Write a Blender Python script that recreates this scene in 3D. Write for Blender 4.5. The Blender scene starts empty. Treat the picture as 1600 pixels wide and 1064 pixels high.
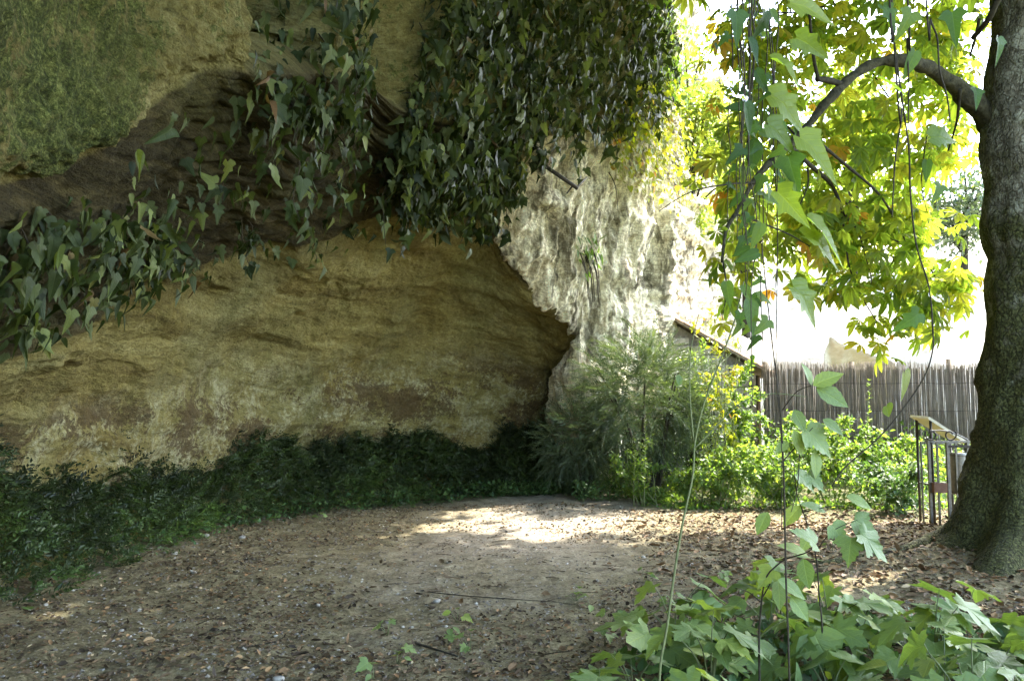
import bpy, math, random
import numpy as np
from mathutils import Vector, Matrix

# ------------------------------------------------------------------ camera, world, sun, exposure
scene = bpy.context.scene
COL = scene.collection
random.seed(7)
RNG = np.random.default_rng(11)

CAM = np.array([0.0, 0.0, 1.65])
FPX, W0, H0 = 1244.0, 1600.0, 1064.0
PITCH = math.atan(98.0 / FPX)
cam_d = bpy.data.cameras.new("camera")
cam_d.sensor_width = 36.0
cam_d.lens = 36.0 * FPX / W0
cam_d.clip_start = 0.05
cam_d.clip_end = 2000.0
cam = bpy.data.objects.new("camera", cam_d)
COL.objects.link(cam)
cam.location = CAM
cam.rotation_euler = (math.pi / 2 + PITCH, 0, 0)
scene.camera = cam

SUN_TO = Vector((0.50, 0.40, 0.77)).normalized()
world = bpy.data.worlds.new("World")
scene.world = world
world.use_nodes = True
wn = world.node_tree.nodes
wl = world.node_tree.links
wn.clear()
sky = wn.new("ShaderNodeTexSky")
sky.sky_type = 'NISHITA'
sky.sun_disc = False
sky.sun_elevation = math.asin(SUN_TO.z)
sky.sun_rotation = math.atan2(SUN_TO.x, SUN_TO.y)
sky.dust_density = 2.0
bg = wn.new("ShaderNodeBackground")
bg.inputs['Strength'].default_value = 0.15
wo = wn.new("ShaderNodeOutputWorld")
wl.new(sky.outputs[0], bg.inputs[0])
wl.new(bg.outputs[0], wo.inputs[0])

sun_d = bpy.data.lights.new("sun", 'SUN')
sun_d.energy = 2.0
sun_d.angle = math.radians(0.53)
sun_d.color = (1.0, 0.95, 0.86)
sun = bpy.data.objects.new("sun", sun_d)
COL.objects.link(sun)
sun.rotation_euler = SUN_TO.to_track_quat('Z', 'Y').to_euler()
sun.location = (20, 20, 40)

vs = scene.view_settings
vs.view_transform = 'Standard'
vs.look = 'None'
vs.gamma = 1.0
vs.use_curve_mapping = False
vs.exposure = 3.9
scene.cycles.use_denoising = True
scene.cycles.max_bounces = 8
scene.cycles.diffuse_bounces = 5
scene.cycles.transmission_bounces = 5
scene.cycles.glossy_bounces = 2
scene.cycles.caustics_reflective = False
scene.cycles.caustics_refractive = False
scene.cycles.sample_clamp_indirect = 6.0

# ------------------------------------------------------------------ helpers
CP, SP = math.cos(PITCH), math.sin(PITCH)


def at(px, py, Y):
    """World point at distance Y along +Y seen in the photograph at (px, py)."""
    a = (px - W0 / 2) / FPX
    b = (H0 / 2 - py) / FPX
    d = np.array([a, CP - b * SP, SP + b * CP])
    return CAM + d * (Y / d[1])


def ground_at(px, py, z=0.0):
    a = (px - W0 / 2) / FPX
    b = (H0 / 2 - py) / FPX
    d = np.array([a, CP - b * SP, SP + b * CP])
    return CAM + d * ((z - CAM[2]) / d[2])


def project(P):
    P = np.asarray(P) - CAM
    x, y, z = P[..., 0], P[..., 1], P[..., 2]
    f = y * CP + z * SP
    u = -y * SP + z * CP
    f = np.where(f > 0.05, f, 0.05)
    return W0 / 2 + FPX * x / f, H0 / 2 - FPX * u / f


def _hash(ix, iy, iz, seed):
    h = (ix.astype(np.uint32) * np.uint32(374761393) + iy.astype(np.uint32) * np.uint32(668265263)
         + iz.astype(np.uint32) * np.uint32(2147483647) + np.uint32((seed * 974634777) & 0xffffffff))
    h = (h ^ (h >> np.uint32(13))) * np.uint32(1274126177)
    h = (h ^ (h >> np.uint32(16))) * np.uint32(2246822519)
    h = h ^ (h >> np.uint32(15))
    return h.astype(np.float64) / 4294967295.0


def vnoise(P, seed=0):
    P = np.asarray(P, dtype=np.float64)
    i = np.floor(P).astype(np.int64)
    f = P - i
    f = f * f * f * (f * (f * 6 - 15) + 10)
    r = 0
    for dx in (0, 1):
        wx = f[..., 0] if dx else 1 - f[..., 0]
        for dy in (0, 1):
            wy = f[..., 1] if dy else 1 - f[..., 1]
            for dz in (0, 1):
                wz = f[..., 2] if dz else 1 - f[..., 2]
                r = r + wx * wy * wz * _hash(i[..., 0] + dx, i[..., 1] + dy, i[..., 2] + dz, seed)
    return r * 2 - 1


def fbm(P, freq, octs=4, seed=0, gain=0.5):
    P = np.asarray(P, dtype=np.float64) * freq
    a, s = 1.0, 0.0
    for k in range(octs):
        s = s + a * vnoise(P + 17.3 * k, seed + k * 13)
        P = P * 2.03
        a *= gain
    return s


def sstep(a, b, x):
    t = np.clip((x - a) / (b - a), 0, 1)
    return t * t * (3 - 2 * t)


def crom(P, t):
    """Catmull-Rom through rows of P (n,3) at parameters t in 0..n-1."""
    P = np.asarray(P, float)
    n = len(P)
    i = np.clip(np.floor(t).astype(int), 0, n - 2)
    f = (t - i)[:, None]
    p0, p1, p2, p3 = P[np.clip(i - 1, 0, n - 1)], P[i], P[i + 1], P[np.clip(i + 2, 0, n - 1)]
    return 0.5 * (2 * p1 + (p2 - p0) * f + (2 * p0 - 5 * p1 + 4 * p2 - p3) * f ** 2 + (3 * p1 - p0 - 3 * p2 + p3) * f ** 3)


def new_mesh(name, V, F, mat=None, smooth=True, attrs=None, uv=None):
    """F: (n,3) or (n,4) int array, or a list of such arrays."""
    V = np.ascontiguousarray(V, dtype=np.float32)
    Fs = F if isinstance(F, list) else [F]
    Fs = [np.asarray(f, dtype=np.int32) for f in Fs if len(f)]
    loops = np.concatenate([f.ravel() for f in Fs])
    sizes = np.concatenate([np.full(len(f), f.shape[1], dtype=np.int32) for f in Fs])
    starts = np.concatenate([[0], np.cumsum(sizes)[:-1]]).astype(np.int32)
    me = bpy.data.meshes.new(name)
    me.vertices.add(len(V))
    me.vertices.foreach_set("co", V.ravel())
    me.loops.add(len(loops))
    me.loops.foreach_set("vertex_index", loops)
    me.polygons.add(len(sizes))
    me.polygons.foreach_set("loop_start", starts)
    me.polygons.foreach_set("loop_total", sizes)
    me.polygons.foreach_set("use_smooth", np.full(len(sizes), smooth, dtype=bool))
    me.update(calc_edges=True)
    for k, v in (attrs or {}).items():
        a = me.attributes.new(k, 'FLOAT', 'POINT')
        a.data.foreach_set("value", np.ascontiguousarray(v, dtype=np.float32))
    if uv is not None:
        l = me.uv_layers.new(name="UVMap")
        l.data.foreach_set("uv", np.ascontiguousarray(np.asarray(uv)[loops], dtype=np.float32).ravel())
    if mat:
        me.materials.append(mat)
    return me


def link(name, me, parent=None, loc=None):
    o = bpy.data.objects.new(name, me)
    COL.objects.link(o)
    if parent is not None:
        o.parent = parent
    if loc is not None:
        o.location = loc
    return o


def tag(o, label=None, cat=None, group=None, kind=None):
    if label:
        o['label'] = label
    if cat:
        o['category'] = cat
    if group:
        o['group'] = group
    if kind:
        o['kind'] = kind
    return o


def thing(name, label, cat, loc=(0, 0, 0), group=None):
    o = link(name, None)
    o.location = Vector([float(c) for c in loc])
    o.empty_display_size = 0.2
    return tag(o, label, cat, group)


def local(P, root):
    return np.asarray(P, float) - np.array(root.location)


class MB:
    """collects shapes in one mesh"""
    def __init__(s):
        s.V, s.F4, s.F3, s.n, s.A = [], [], [], 0, []

    def add(s, V, F4=None, F3=None, a=0.0):
        V = np.asarray(V, float)
        s.V.append(V)
        if F4 is not None and len(F4):
            s.F4.append(np.asarray(F4) + s.n)
        if F3 is not None and len(F3):
            s.F3.append(np.asarray(F3) + s.n)
        s.A.append(np.full(len(V), a) if np.isscalar(a) else a)
        s.n += len(V)

    def tube(s, pts, rad, sides=8, res=4, a=0.0, smooth=True, wob=0.0, seed=0):
        pts = np.asarray(pts, float)
        n = len(pts)
        rad = np.asarray(rad, float) if not np.isscalar(rad) else np.full(n, float(rad))
        if smooth and n > 2:
            t = np.linspace(0, n - 1, (n - 1) * res + 1)
            P = crom(pts, t)
            R = np.interp(t, np.arange(n), rad)
        else:
            P, R = pts, rad
        T = np.gradient(P, axis=0)
        T /= np.linalg.norm(T, axis=1)[:, None] + 1e-9
        up = np.array([0.13, 0.21, 0.97]) if abs(T[0][2]) < 0.9 else np.array([1.0, 0.1, 0.0])
        N = []
        nrm = up - T[0] * up.dot(T[0])
        nrm /= np.linalg.norm(nrm)
        for k in range(len(P)):
            nrm = nrm - T[k] * nrm.dot(T[k])
            nrm /= np.linalg.norm(nrm) + 1e-9
            N.append(nrm)
        N = np.array(N)
        B = np.cross(T, N)
        ang = np.arange(sides) * 2 * np.pi / sides
        V = P[:, None, :] + R[:, None, None] * (np.cos(ang)[None, :, None] * N[:, None, :] + np.sin(ang)[None, :, None] * B[:, None, :])
        if wob:
            w = fbm(V.reshape(-1, 3), 6.0, 2, seed).reshape(V.shape[:2])
            V = V + (V - P[:, None, :]) * (wob * w)[..., None]
        m = len(P)
        i, j = np.meshgrid(np.arange(m - 1), np.arange(sides), indexing='ij')
        q = np.stack([i * sides + j, i * sides + (j + 1) % sides, (i + 1) * sides + (j + 1) % sides, (i + 1) * sides + j], -1).reshape(-1, 4)
        V = V.reshape(-1, 3)
        caps = []
        for base, c, flip in ((0, P[0], True), ((m - 1) * sides, P[-1], False)):
            V = np.vstack([V, c])
            ci = len(V) - 1
            for k in range(sides):
                t3 = [base + k, base + (k + 1) % sides, ci]
                caps.append(t3[::-1] if flip else t3)
        s.add(V, q, caps, a)
        return s

    def box(s, c, size, rot=None, a=0.0):
        x, y, z = np.array(size) / 2
        V = np.array([[i, j, k] for i in (-x, x) for j in (-y, y) for k in (-z, z)])
        if rot is not None:
            V = V @ np.asarray(rot).T
        F = [[0, 1, 3, 2], [4, 6, 7, 5], [0, 4, 5, 1], [2, 3, 7, 6], [0, 2, 6, 4], [1, 5, 7, 3]]
        s.add(V + np.asarray(c), F, a=a)
        return s

    def mesh(s, name, mat, smooth=True, origin=(0, 0, 0)):
        V = np.vstack(s.V) - np.asarray(origin)
        F = []
        if s.F4:
            F.append(np.vstack(s.F4))
        if s.F3:
            F.append(np.vstack(s.F3))
        return new_mesh(name, V, F, mat, smooth, {'tint': np.concatenate(s.A)})

    def build(s, name, mat, parent=None, smooth=True):
        org = np.array(parent.matrix_basis.translation) if parent is not None else (0, 0, 0)
        if parent is not None and parent.parent is not None:
            org = org + np.array(parent.parent.matrix_basis.translation)
        return link(name, s.mesh(name, mat, smooth, org), parent)


def rotm(ax, ang):
    return np.array(Matrix.Rotation(ang, 3, Vector(ax)))


def frames(fwd, nrm):
    """rotation matrices whose local +Y is fwd and local +Z is close to nrm (arrays (n,3))"""
    f = fwd / (np.linalg.norm(fwd, axis=1)[:, None] + 1e-9)
    z = nrm - f * (nrm * f).sum(1)[:, None]
    z /= np.linalg.norm(z, axis=1)[:, None] + 1e-9
    x = np.cross(f, z)
    return np.stack([x, f, z], -1)


def merge(tV, tF, pos, R, sc, tint, tA=None):
    """copies of a template merged into arrays (positions, rotations, scales, tint per copy)"""
    n, k = len(pos), len(tV)
    V = np.einsum('nij,kj->nki', R, tV) * np.asarray(sc)[:, None, None] + pos[:, None, :]
    F = (tF[None, :, :] + (np.arange(n) * k)[:, None, None]).reshape(-1, tF.shape[1])
    return V.reshape(-1, 3), F, np.repeat(tint, k)


def unit(n, rng=RNG):
    v = rng.normal(size=(n, 3))
    return v / np.linalg.norm(v, axis=1)[:, None]


# ------------------------------------------------------------------ leaf templates (local +Y = tip, +Z = upper face)
def fan_leaf(half, c, fold=0.25, droop=0.25, ripple=0.0):
    half = [(0.0, 0.0)] + list(half)
    R = list(half)
    L = [(-x, y) for x, y in half[1:-1]]
    ring = R + L[::-1]
    pts = [(0.0, c)] + ring
    V = []
    for k, (x, y) in enumerate(pts):
        z = -droop * y * y + fold * abs(x) * (1 - 0.5 * y) - fold * 0.9 * x * x
        z += ripple * math.sin(7 * y + 5 * x)
        V.append((x, y, z))
    n = len(ring)
    F = [(0, 1 + k, 1 + (k + 1) % n) for k in range(n)]
    return np.array(V, float), np.array(F, int)


IVY_A = fan_leaf([(0.10, -0.10), (0.22, -0.06), (0.40, 0.14), (0.22, 0.25), (0.17, 0.40), (0.13, 0.62), (0.06, 0.84), (0.0, 1.0)], 0.24, 0.45, 0.30, 0.02)
IVY_B = fan_leaf([(0.09, -0.06), (0.18, 0.02), (0.23, 0.18), (0.19, 0.40), (0.13, 0.64), (0.05, 0.86), (0.0, 1.0)], 0.30, 0.55, 0.15, 0.02)
IVY_C = fan_leaf([(0.12, -0.14), (0.28, -0.04), (0.36, 0.10), (0.21, 0.22), (0.33, 0.42), (0.17, 0.46), (0.10, 0.74), (0.0, 1.0)], 0.26, 0.5, 0.45, 0.04)
MAPLE = fan_leaf([(0.10, -0.06), (0.22, -0.14), (0.34, -0.08), (0.50, -0.10), (0.44, 0.06), (0.33, 0.12), (0.44, 0.22), (0.66, 0.34), (0.60, 0.42), (0.47, 0.42), (0.44, 0.50), (0.26, 0.44),
                  (0.27, 0.60), (0.33, 0.70), (0.19, 0.72), (0.15, 0.84), (0.0, 1.0)], 0.16, 0.22, 0.22, 0.03)
TRILOBE = fan_leaf([(0.12, -0.05), (0.30, -0.06), (0.46, 0.10), (0.58, 0.30), (0.44, 0.30), (0.38, 0.40), (0.27, 0.36), (0.30, 0.52), (0.22, 0.56), (0.21, 0.72), (0.10, 0.76), (0.0, 1.0)], 0.2, 0.30, 0.28, 0.02)
HEART = fan_leaf([(0.10, -0.14), (0.28, -0.20), (0.46, -0.08), (0.52, 0.14), (0.44, 0.38), (0.28, 0.64), (0.12, 0.86), (0.0, 1.0)], 0.2, 0.34, 0.14)
OVATE = fan_leaf([(0.14, 0.10), (0.25, 0.24), (0.27, 0.40), (0.30, 0.44), (0.24, 0.58), (0.25, 0.62), (0.15, 0.78), (0.06, 0.92), (0.0, 1.0)], 0.42, 0.3, 0.2)
LANCE = fan_leaf([(0.10, 0.18), (0.14, 0.42), (0.09, 0.74), (0.0, 1.0)], 0.42, 0.3, 0.12)
SMALL = (np.array([[0, 0, 0], [0.30, 0.45, 0.06], [0, 1, -0.12], [-0.30, 0.45, 0.06], [0, 0.5, -0.02]], float),
         np.array([[0, 1, 4], [1, 2, 4], [2, 3, 4], [3, 0, 4]]))
TWO = (np.array([[0, 0, 0], [0.28, 0.5, 0.08], [0, 1, -0.08], [-0.28, 0.5, 0.08]], float), np.array([[0, 1, 2], [0, 2, 3]]))


def compose(parts):
    V, F, n = [], [], 0
    for v, f in parts:
        V.append(v)
        F.append(f + n)
        n += len(v)
    return np.vstack(V), np.vstack(F)


def chestnut_leaf(n=7, seed=0, droop=0.5):
    rg = np.random.default_rng(seed)
    parts = []
    for k in range(n):
        s = k - (n - 1) / 2
        ang = s * math.radians(36) + rg.normal() * 0.06
        ln = 1.0 - 0.09 * abs(s) ** 1.3 + rg.normal() * 0.04
        lv = np.array([[0, 0, 0], [0.075, 0.30, 0.03], [0.19, 0.66, 0.05], [0.125, 0.86, 0.0], [0, 1.0, -0.03],
                       [-0.125, 0.86, 0.0], [-0.19, 0.66, 0.05], [-0.075, 0.30, 0.03], [0, 0.64, -0.02]], float) * ln
        lf = np.array([[0, 1, 8], [1, 2, 8], [2, 3, 8], [3, 4, 8], [4, 5, 8], [5, 6, 8], [6, 7, 8], [7, 0, 8]])
        lv[:, 2] -= droop * (lv[:, 1] ** 2)
        c, si = math.cos(ang), math.sin(ang)
        rz = np.array([[c, si, 0], [-si, c, 0], [0, 0, 1]])
        parts.append((lv @ rz.T, lf))
    V, F = compose(parts)
    V[:, 1] += 0.0
    return V * 0.55, F


def cheap_fan(n=5, seed=0):
    rg = np.random.default_rng(seed)
    parts = []
    for k in range(n):
        ang = (k - (n - 1) / 2) * math.radians(46) + rg.normal() * 0.08
        c, si = math.cos(ang), math.sin(ang)
        v = SMALL[0] * [0.9, 1.0, 1.0]
        v[:, 2] -= 0.4 * v[:, 1] ** 2
        parts.append((v @ np.array([[c, si, 0], [-si, c, 0], [0, 0, 1]]).T, SMALL[1]))
    V, F = compose(parts)
    return V * 0.55, F


def spray(n=14, ln=0.16, seed=0, wid=0.10, tpl=LANCE):
    """a feathery twig of length 1 with leaflets on both sides"""
    rg = np.random.default_rng(seed)
    parts = []
    for k in range(n):
        y = 0.10 + 0.88 * k / n
        s = 1 if k % 2 else -1
        f = np.array([[s * 0.8, 0.62 + 0.3 * y, rg.normal() * 0.25]])
        R = frames(f, np.array([[0, 0, 1.0]]) + rg.normal(size=(1, 3)) * 0.3)[0]
        l = ln * (1.1 - 0.55 * y) * rg.uniform(0.8, 1.25)
        parts.append(((tpl[0] * [wid / 0.1, 1, 1]) @ R.T * l + [0, y, -0.25 * y * y], tpl[1]))
    return compose(parts)


# ------------------------------------------------------------------ materials
class NT:
    def __init__(s, name):
        s.m = bpy.data.materials.new(name)
        s.m.use_nodes = True
        s.t = s.m.node_tree
        s.t.nodes.clear()
        s.out = s.t.nodes.new("ShaderNodeOutputMaterial")

    def n(s, typ, **kw):
        nd = s.t.nodes.new("ShaderNode" + typ)
        for k, v in kw.items():
            if k.startswith('i_'):
                key = k[2:]
                key = int(key) if key.isdigit() else key.replace('_', ' ')
                s.put(nd.inputs[key], v)
            else:
                setattr(nd, k, v)
        return nd

    def put(s, sock, v):
        if hasattr(v, 'is_output') or isinstance(v, bpy.types.NodeSocket):
            s.t.links.new(v, sock)
        elif isinstance(v, bpy.types.Node):
            s.t.links.new(v.outputs[0], sock)
        else:
            if isinstance(v, (tuple, list)) and len(v) == 3 and sock.type == 'RGBA':
                v = (*v, 1)
            sock.default_value = v

    def noise(s, vec, scale, detail=4.0, rough=0.55, dist=0.0):
        nd = s.n("TexNoise")
        s.put(nd.inputs['Vector'], vec)
        nd.inputs['Scale'].default_value = scale
        nd.inputs['Detail'].default_value = detail
        nd.inputs['Roughness'].default_value = rough
        nd.inputs['Distortion'].default_value = dist
        return nd.outputs[0]

    def ramp(s, fac, stops, interp='LINEAR'):
        nd = s.n("ValToRGB")
        s.put(nd.inputs[0], fac)
        cr = nd.color_ramp
        cr.interpolation = interp
        while len(cr.elements) < len(stops):
            cr.elements.new(0.5)
        for e, (p, c) in zip(cr.elements, stops):
            e.position = p
            e.color = (*c, 1) if len(c) == 3 else c
        return nd.outputs[0]

    def rng(s, v, a, b, lo=0.0, hi=1.0):
        nd = s.n("MapRange", clamp=True)
        s.put(nd.inputs[0], v)
        for k, x in zip((1, 2, 3, 4), (a, b, lo, hi)):
            nd.inputs[k].default_value = x
        return nd.outputs[0]

    def mix(s, fac, a, b, blend='MIX'):
        nd = s.n("Mix", data_type='RGBA', blend_type=blend)
        s.put(nd.inputs[0], fac)
        s.put(nd.inputs[6], a)
        s.put(nd.inputs[7], b)
        return nd.outputs[2]

    def math(s, op, a, b=0.5, c=None):
        nd = s.n("Math", operation=op)
        s.put(nd.inputs[0], a)
        s.put(nd.inputs[1], b)
        if c is not None:
            s.put(nd.inputs[2], c)
        return nd.outputs[0]

    def attr(s, name):
        return s.n("Attribute", attribute_name=name).outputs['Fac']

    def scaled(s, vec, sc):
        nd = s.n("Mapping")
        s.put(nd.inputs[0], vec)
        nd.inputs['Scale'].default_value = sc
        return nd.outputs[0]

    def pos(s):
        return s.n("NewGeometry").outputs['Position']

    def bump(s, h, strength=0.5, dist=0.02, nrm=None):
        nd = s.n("Bump")
        nd.inputs['Strength'].default_value = strength
        nd.inputs['Distance'].default_value = dist
        s.put(nd.inputs['Height'], h)
        if nrm is not None:
            s.put(nd.inputs['Normal'], nrm)
        return nd.outputs[0]

    def principled(s, col, rough=0.8, nrm=None, metal=0.0, spec=0.3):
        nd = s.n("BsdfPrincipled")
        s.put(nd.inputs['Base Color'], col)
        s.put(nd.inputs['Roughness'], rough)
        nd.inputs['Metallic'].default_value = metal
        nd.inputs['Specular IOR Level'].default_value = spec
        if nrm is not None:
            s.put(nd.inputs['Normal'], nrm)
        return nd.outputs[0]

    def done(s, sh):
        s.put(s.out.inputs[0], sh)
        return s.m


def leaf_mat(name, stops, trans=0.35, tcol=(1.25, 1.35, 0.55), rough=0.45, spec=0.4, obj=False, nscale=30.0, patch=0.35):
    t = NT(name)
    if obj:
        r = t.n("ObjectInfo").outputs['Random']
    else:
        r = t.attr('tint')
    col = t.ramp(r, stops)
    co = t.n("TexCoord").outputs['Object'] if obj else t.pos()
    nz = t.noise(co, nscale, 3, 0.6)
    col = t.mix(t.rng(nz, 0.35, 0.75, 0.0, patch), col, t.mix(1.0, col, (1.5, 1.35, 0.9), 'MULTIPLY'))
    nrm = None
    if obj:
        sp = t.n("SeparateXYZ")
        t.put(sp.inputs[0], co)
        ax = t.math('ABSOLUTE', sp.outputs[0])
        rib = t.rng(ax, 0.022, 0.006)
        lat = t.math('FRACT', t.math('MULTIPLY', t.math('SUBTRACT', sp.outputs[1], t.math('MULTIPLY', ax, 0.9)), 7.0))
        lat = t.rng(t.math('ABSOLUTE', t.math('SUBTRACT', lat, 0.5)), 0.10, 0.02, 0, 0.55)
        vein = t.math('MAXIMUM', rib, lat)
        col = t.mix(t.math('MULTIPLY', vein, 0.45), col, t.mix(1.0, col, (1.7, 1.55, 1.3), 'MULTIPLY'))
        hgt = t.math('SUBTRACT', t.math('MULTIPLY', t.noise(co, 14.0, 2, 0.5), 0.5), vein)
        nrm = t.bump(hgt, 0.35, 0.02)
        spots = t.rng(t.noise(co, 9.0, 3, 0.6), 0.66, 0.72, 0, 0.6)
        col = t.mix(spots, col, t.mix(1.0, col, (0.95, 0.62, 0.45), 'MULTIPLY'))
    p = t.principled(col, rough, nrm, 0, spec)
    tr = t.n("BsdfTranslucent")
    t.put(tr.inputs[0], t.mix(1.0, col, (*tcol,), 'MULTIPLY'))
    mx = t.n("MixShader")
    mx.inputs[0].default_value = trans
    t.put(mx.inputs[1], p)
    t.put(mx.inputs[2], tr.outputs[0])
    return t.done(mx.outputs[0])


def plain_mat(name, c1, c2, scale=12.0, rough=0.8, metal=0.0, bump=0.3, stretch=(1, 1, 1), spec=0.3, bdist=0.01):
    t = NT(name)
    co = t.scaled(t.pos(), stretch)
    nz = t.noise(co, scale, 5, 0.6)
    col = t.mix(t.rng(nz, 0.3, 0.7), c1, c2)
    return t.done(t.principled(col, rough, t.bump(nz, bump, bdist), metal, spec))


def rock_mat():
    t = NT("limestone")
    P = t.pos()
    uv = t.n("UVMap", uv_map="UVMap").outputs[0]
    st = t.scaled(uv, (0.55, 2.6, 1.0))
    streak = t.noise(st, 1.3, 6, 0.62, 0.6)
    big = t.noise(P, 0.55, 4, 0.55, 0.3)
    mid = t.noise(P, 2.6, 6, 0.62, 0.3)
    fine = t.noise(P, 14.0, 6, 0.68)
    grit = t.noise(P, 55.0, 4, 0.7)
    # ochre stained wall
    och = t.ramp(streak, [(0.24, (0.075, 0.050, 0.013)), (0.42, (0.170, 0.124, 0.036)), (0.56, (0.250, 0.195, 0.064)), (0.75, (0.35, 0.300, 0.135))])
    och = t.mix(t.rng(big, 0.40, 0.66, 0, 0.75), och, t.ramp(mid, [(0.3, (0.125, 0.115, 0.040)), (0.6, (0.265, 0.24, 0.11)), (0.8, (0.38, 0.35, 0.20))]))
    # pale lime crust and brown damp patches low on the wall
    low = t.attr('low')
    crust = t.math('MULTIPLY', low, t.rng(t.math('ADD', t.math('MULTIPLY', mid, 0.7), t.math('MULTIPLY', fine, 0.6)), 0.62, 0.76))
    och = t.mix(t.math('MULTIPLY', crust, 0.75), och, t.ramp(fine, [(0.35, (0.26, 0.225, 0.115)), (0.65, (0.46, 0.42, 0.27))]))
    damp = t.math('MULTIPLY', low, t.rng(t.math('ADD', t.noise(t.scaled(P, (1, 1, 1.8)), 0.85, 5, 0.6), t.math('MULTIPLY', t.noise(P, 18.0, 5, 0.75, 0.5), 0.6)), 0.80, 0.86))
    och = t.mix(t.math('MULTIPLY', damp, 0.85), och, (0.085, 0.052, 0.022))
    # bedded strata, colour darkened for the shade under the overhang
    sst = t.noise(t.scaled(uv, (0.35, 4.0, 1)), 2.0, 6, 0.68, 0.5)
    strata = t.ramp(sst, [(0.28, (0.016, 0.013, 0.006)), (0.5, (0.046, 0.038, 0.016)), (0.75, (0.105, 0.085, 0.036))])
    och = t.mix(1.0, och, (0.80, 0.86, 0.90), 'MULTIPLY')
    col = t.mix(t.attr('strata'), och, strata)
    # fascia: tan rock with moss
    tan = t.ramp(t.math('ADD', t.math('MULTIPLY', mid, 0.6), t.math('MULTIPLY', fine, 0.4)), [(0.3, (0.085, 0.068, 0.022)), (0.48, (0.19, 0.165, 0.062)), (0.62, (0.29, 0.27, 0.13)), (0.8, (0.42, 0.41, 0.26))])
    mossn = t.math('ADD', t.math('MULTIPLY', t.noise(P, 0.8, 4, 0.5, 0.4), 1.3), t.math('ADD', t.math('MULTIPLY', mid, 0.7), t.math('MULTIPLY', fine, 0.9)))
    mossf = t.rng(t.math('ADD', mossn, t.math('MULTIPLY', t.attr('moss'), 0.25)), 1.50, 1.62)
    mcol = t.ramp(t.math('ADD', t.math('MULTIPLY', grit, 0.55), t.math('MULTIPLY', fine, 0.45)), [(0.36, (0.012, 0.017, 0.004)), (0.48, (0.042, 0.054, 0.012)), (0.58, (0.12, 0.135, 0.038)), (0.70, (0.30, 0.30, 0.12))])
    tan = t.mix(t.math('MULTIPLY', mossf, t.rng(t.attr('moss'), 0.0, 0.35)), tan, mcol)
    col = t.mix(t.attr('fascia'), col, tan)
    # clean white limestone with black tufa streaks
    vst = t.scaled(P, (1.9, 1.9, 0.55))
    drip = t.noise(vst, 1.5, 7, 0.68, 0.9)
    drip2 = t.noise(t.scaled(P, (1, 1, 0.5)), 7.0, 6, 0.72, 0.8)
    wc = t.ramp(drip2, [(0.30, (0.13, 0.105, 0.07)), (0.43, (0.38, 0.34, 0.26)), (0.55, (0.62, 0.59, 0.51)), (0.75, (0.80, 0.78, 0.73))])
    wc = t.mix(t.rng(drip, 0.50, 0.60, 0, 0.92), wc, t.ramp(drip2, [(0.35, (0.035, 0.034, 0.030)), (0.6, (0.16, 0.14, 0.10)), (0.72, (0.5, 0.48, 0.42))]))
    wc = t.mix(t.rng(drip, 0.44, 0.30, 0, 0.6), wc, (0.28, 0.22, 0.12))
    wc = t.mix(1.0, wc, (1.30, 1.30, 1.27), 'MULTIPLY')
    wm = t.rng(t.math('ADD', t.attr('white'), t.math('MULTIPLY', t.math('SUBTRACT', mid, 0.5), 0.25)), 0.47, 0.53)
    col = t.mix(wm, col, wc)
    # green algae film
    alg = t.rng(t.math('ADD', t.noise(P, 1.1, 5, 0.6), t.math('MULTIPLY', fine, 0.25)), 0.64, 0.84, 0, 0.4)
    col = t.mix(t.math('MULTIPLY', alg, t.math('SUBTRACT', 1.0, wm)), col, (0.10, 0.10, 0.032))
    fl2 = t.noise(t.scaled(uv, (1.0, 2.4, 1.0)), 9.0, 7, 0.74, 0.9)
    pit = t.noise(P, 26.0, 5, 0.75, 0.6)
    tex = t.math('ADD', t.math('MULTIPLY', fl2, 0.55), t.math('MULTIPLY', pit, 0.45))
    col = t.mix(1.0, col, t.ramp(tex, [(0.33, (0.40, 0.36, 0.28)), (0.45, (0.98, 0.94, 0.84)), (0.54, (1.34, 1.30, 1.20)), (0.68, (1.9, 1.9, 1.85))]), 'MULTIPLY')
    h = t.math('ADD', t.math('MULTIPLY', fine, 1.0), t.math('MULTIPLY', grit, 0.45))
    h = t.math('ADD', h, t.math('ADD', t.math('MULTIPLY', streak, 0.8), t.math('MULTIPLY', tex, 1.3)))
    n = t.bump(h, 0.95, 0.07)
    return t.done(t.principled(col, 0.9, n, 0, 0.2))


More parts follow.
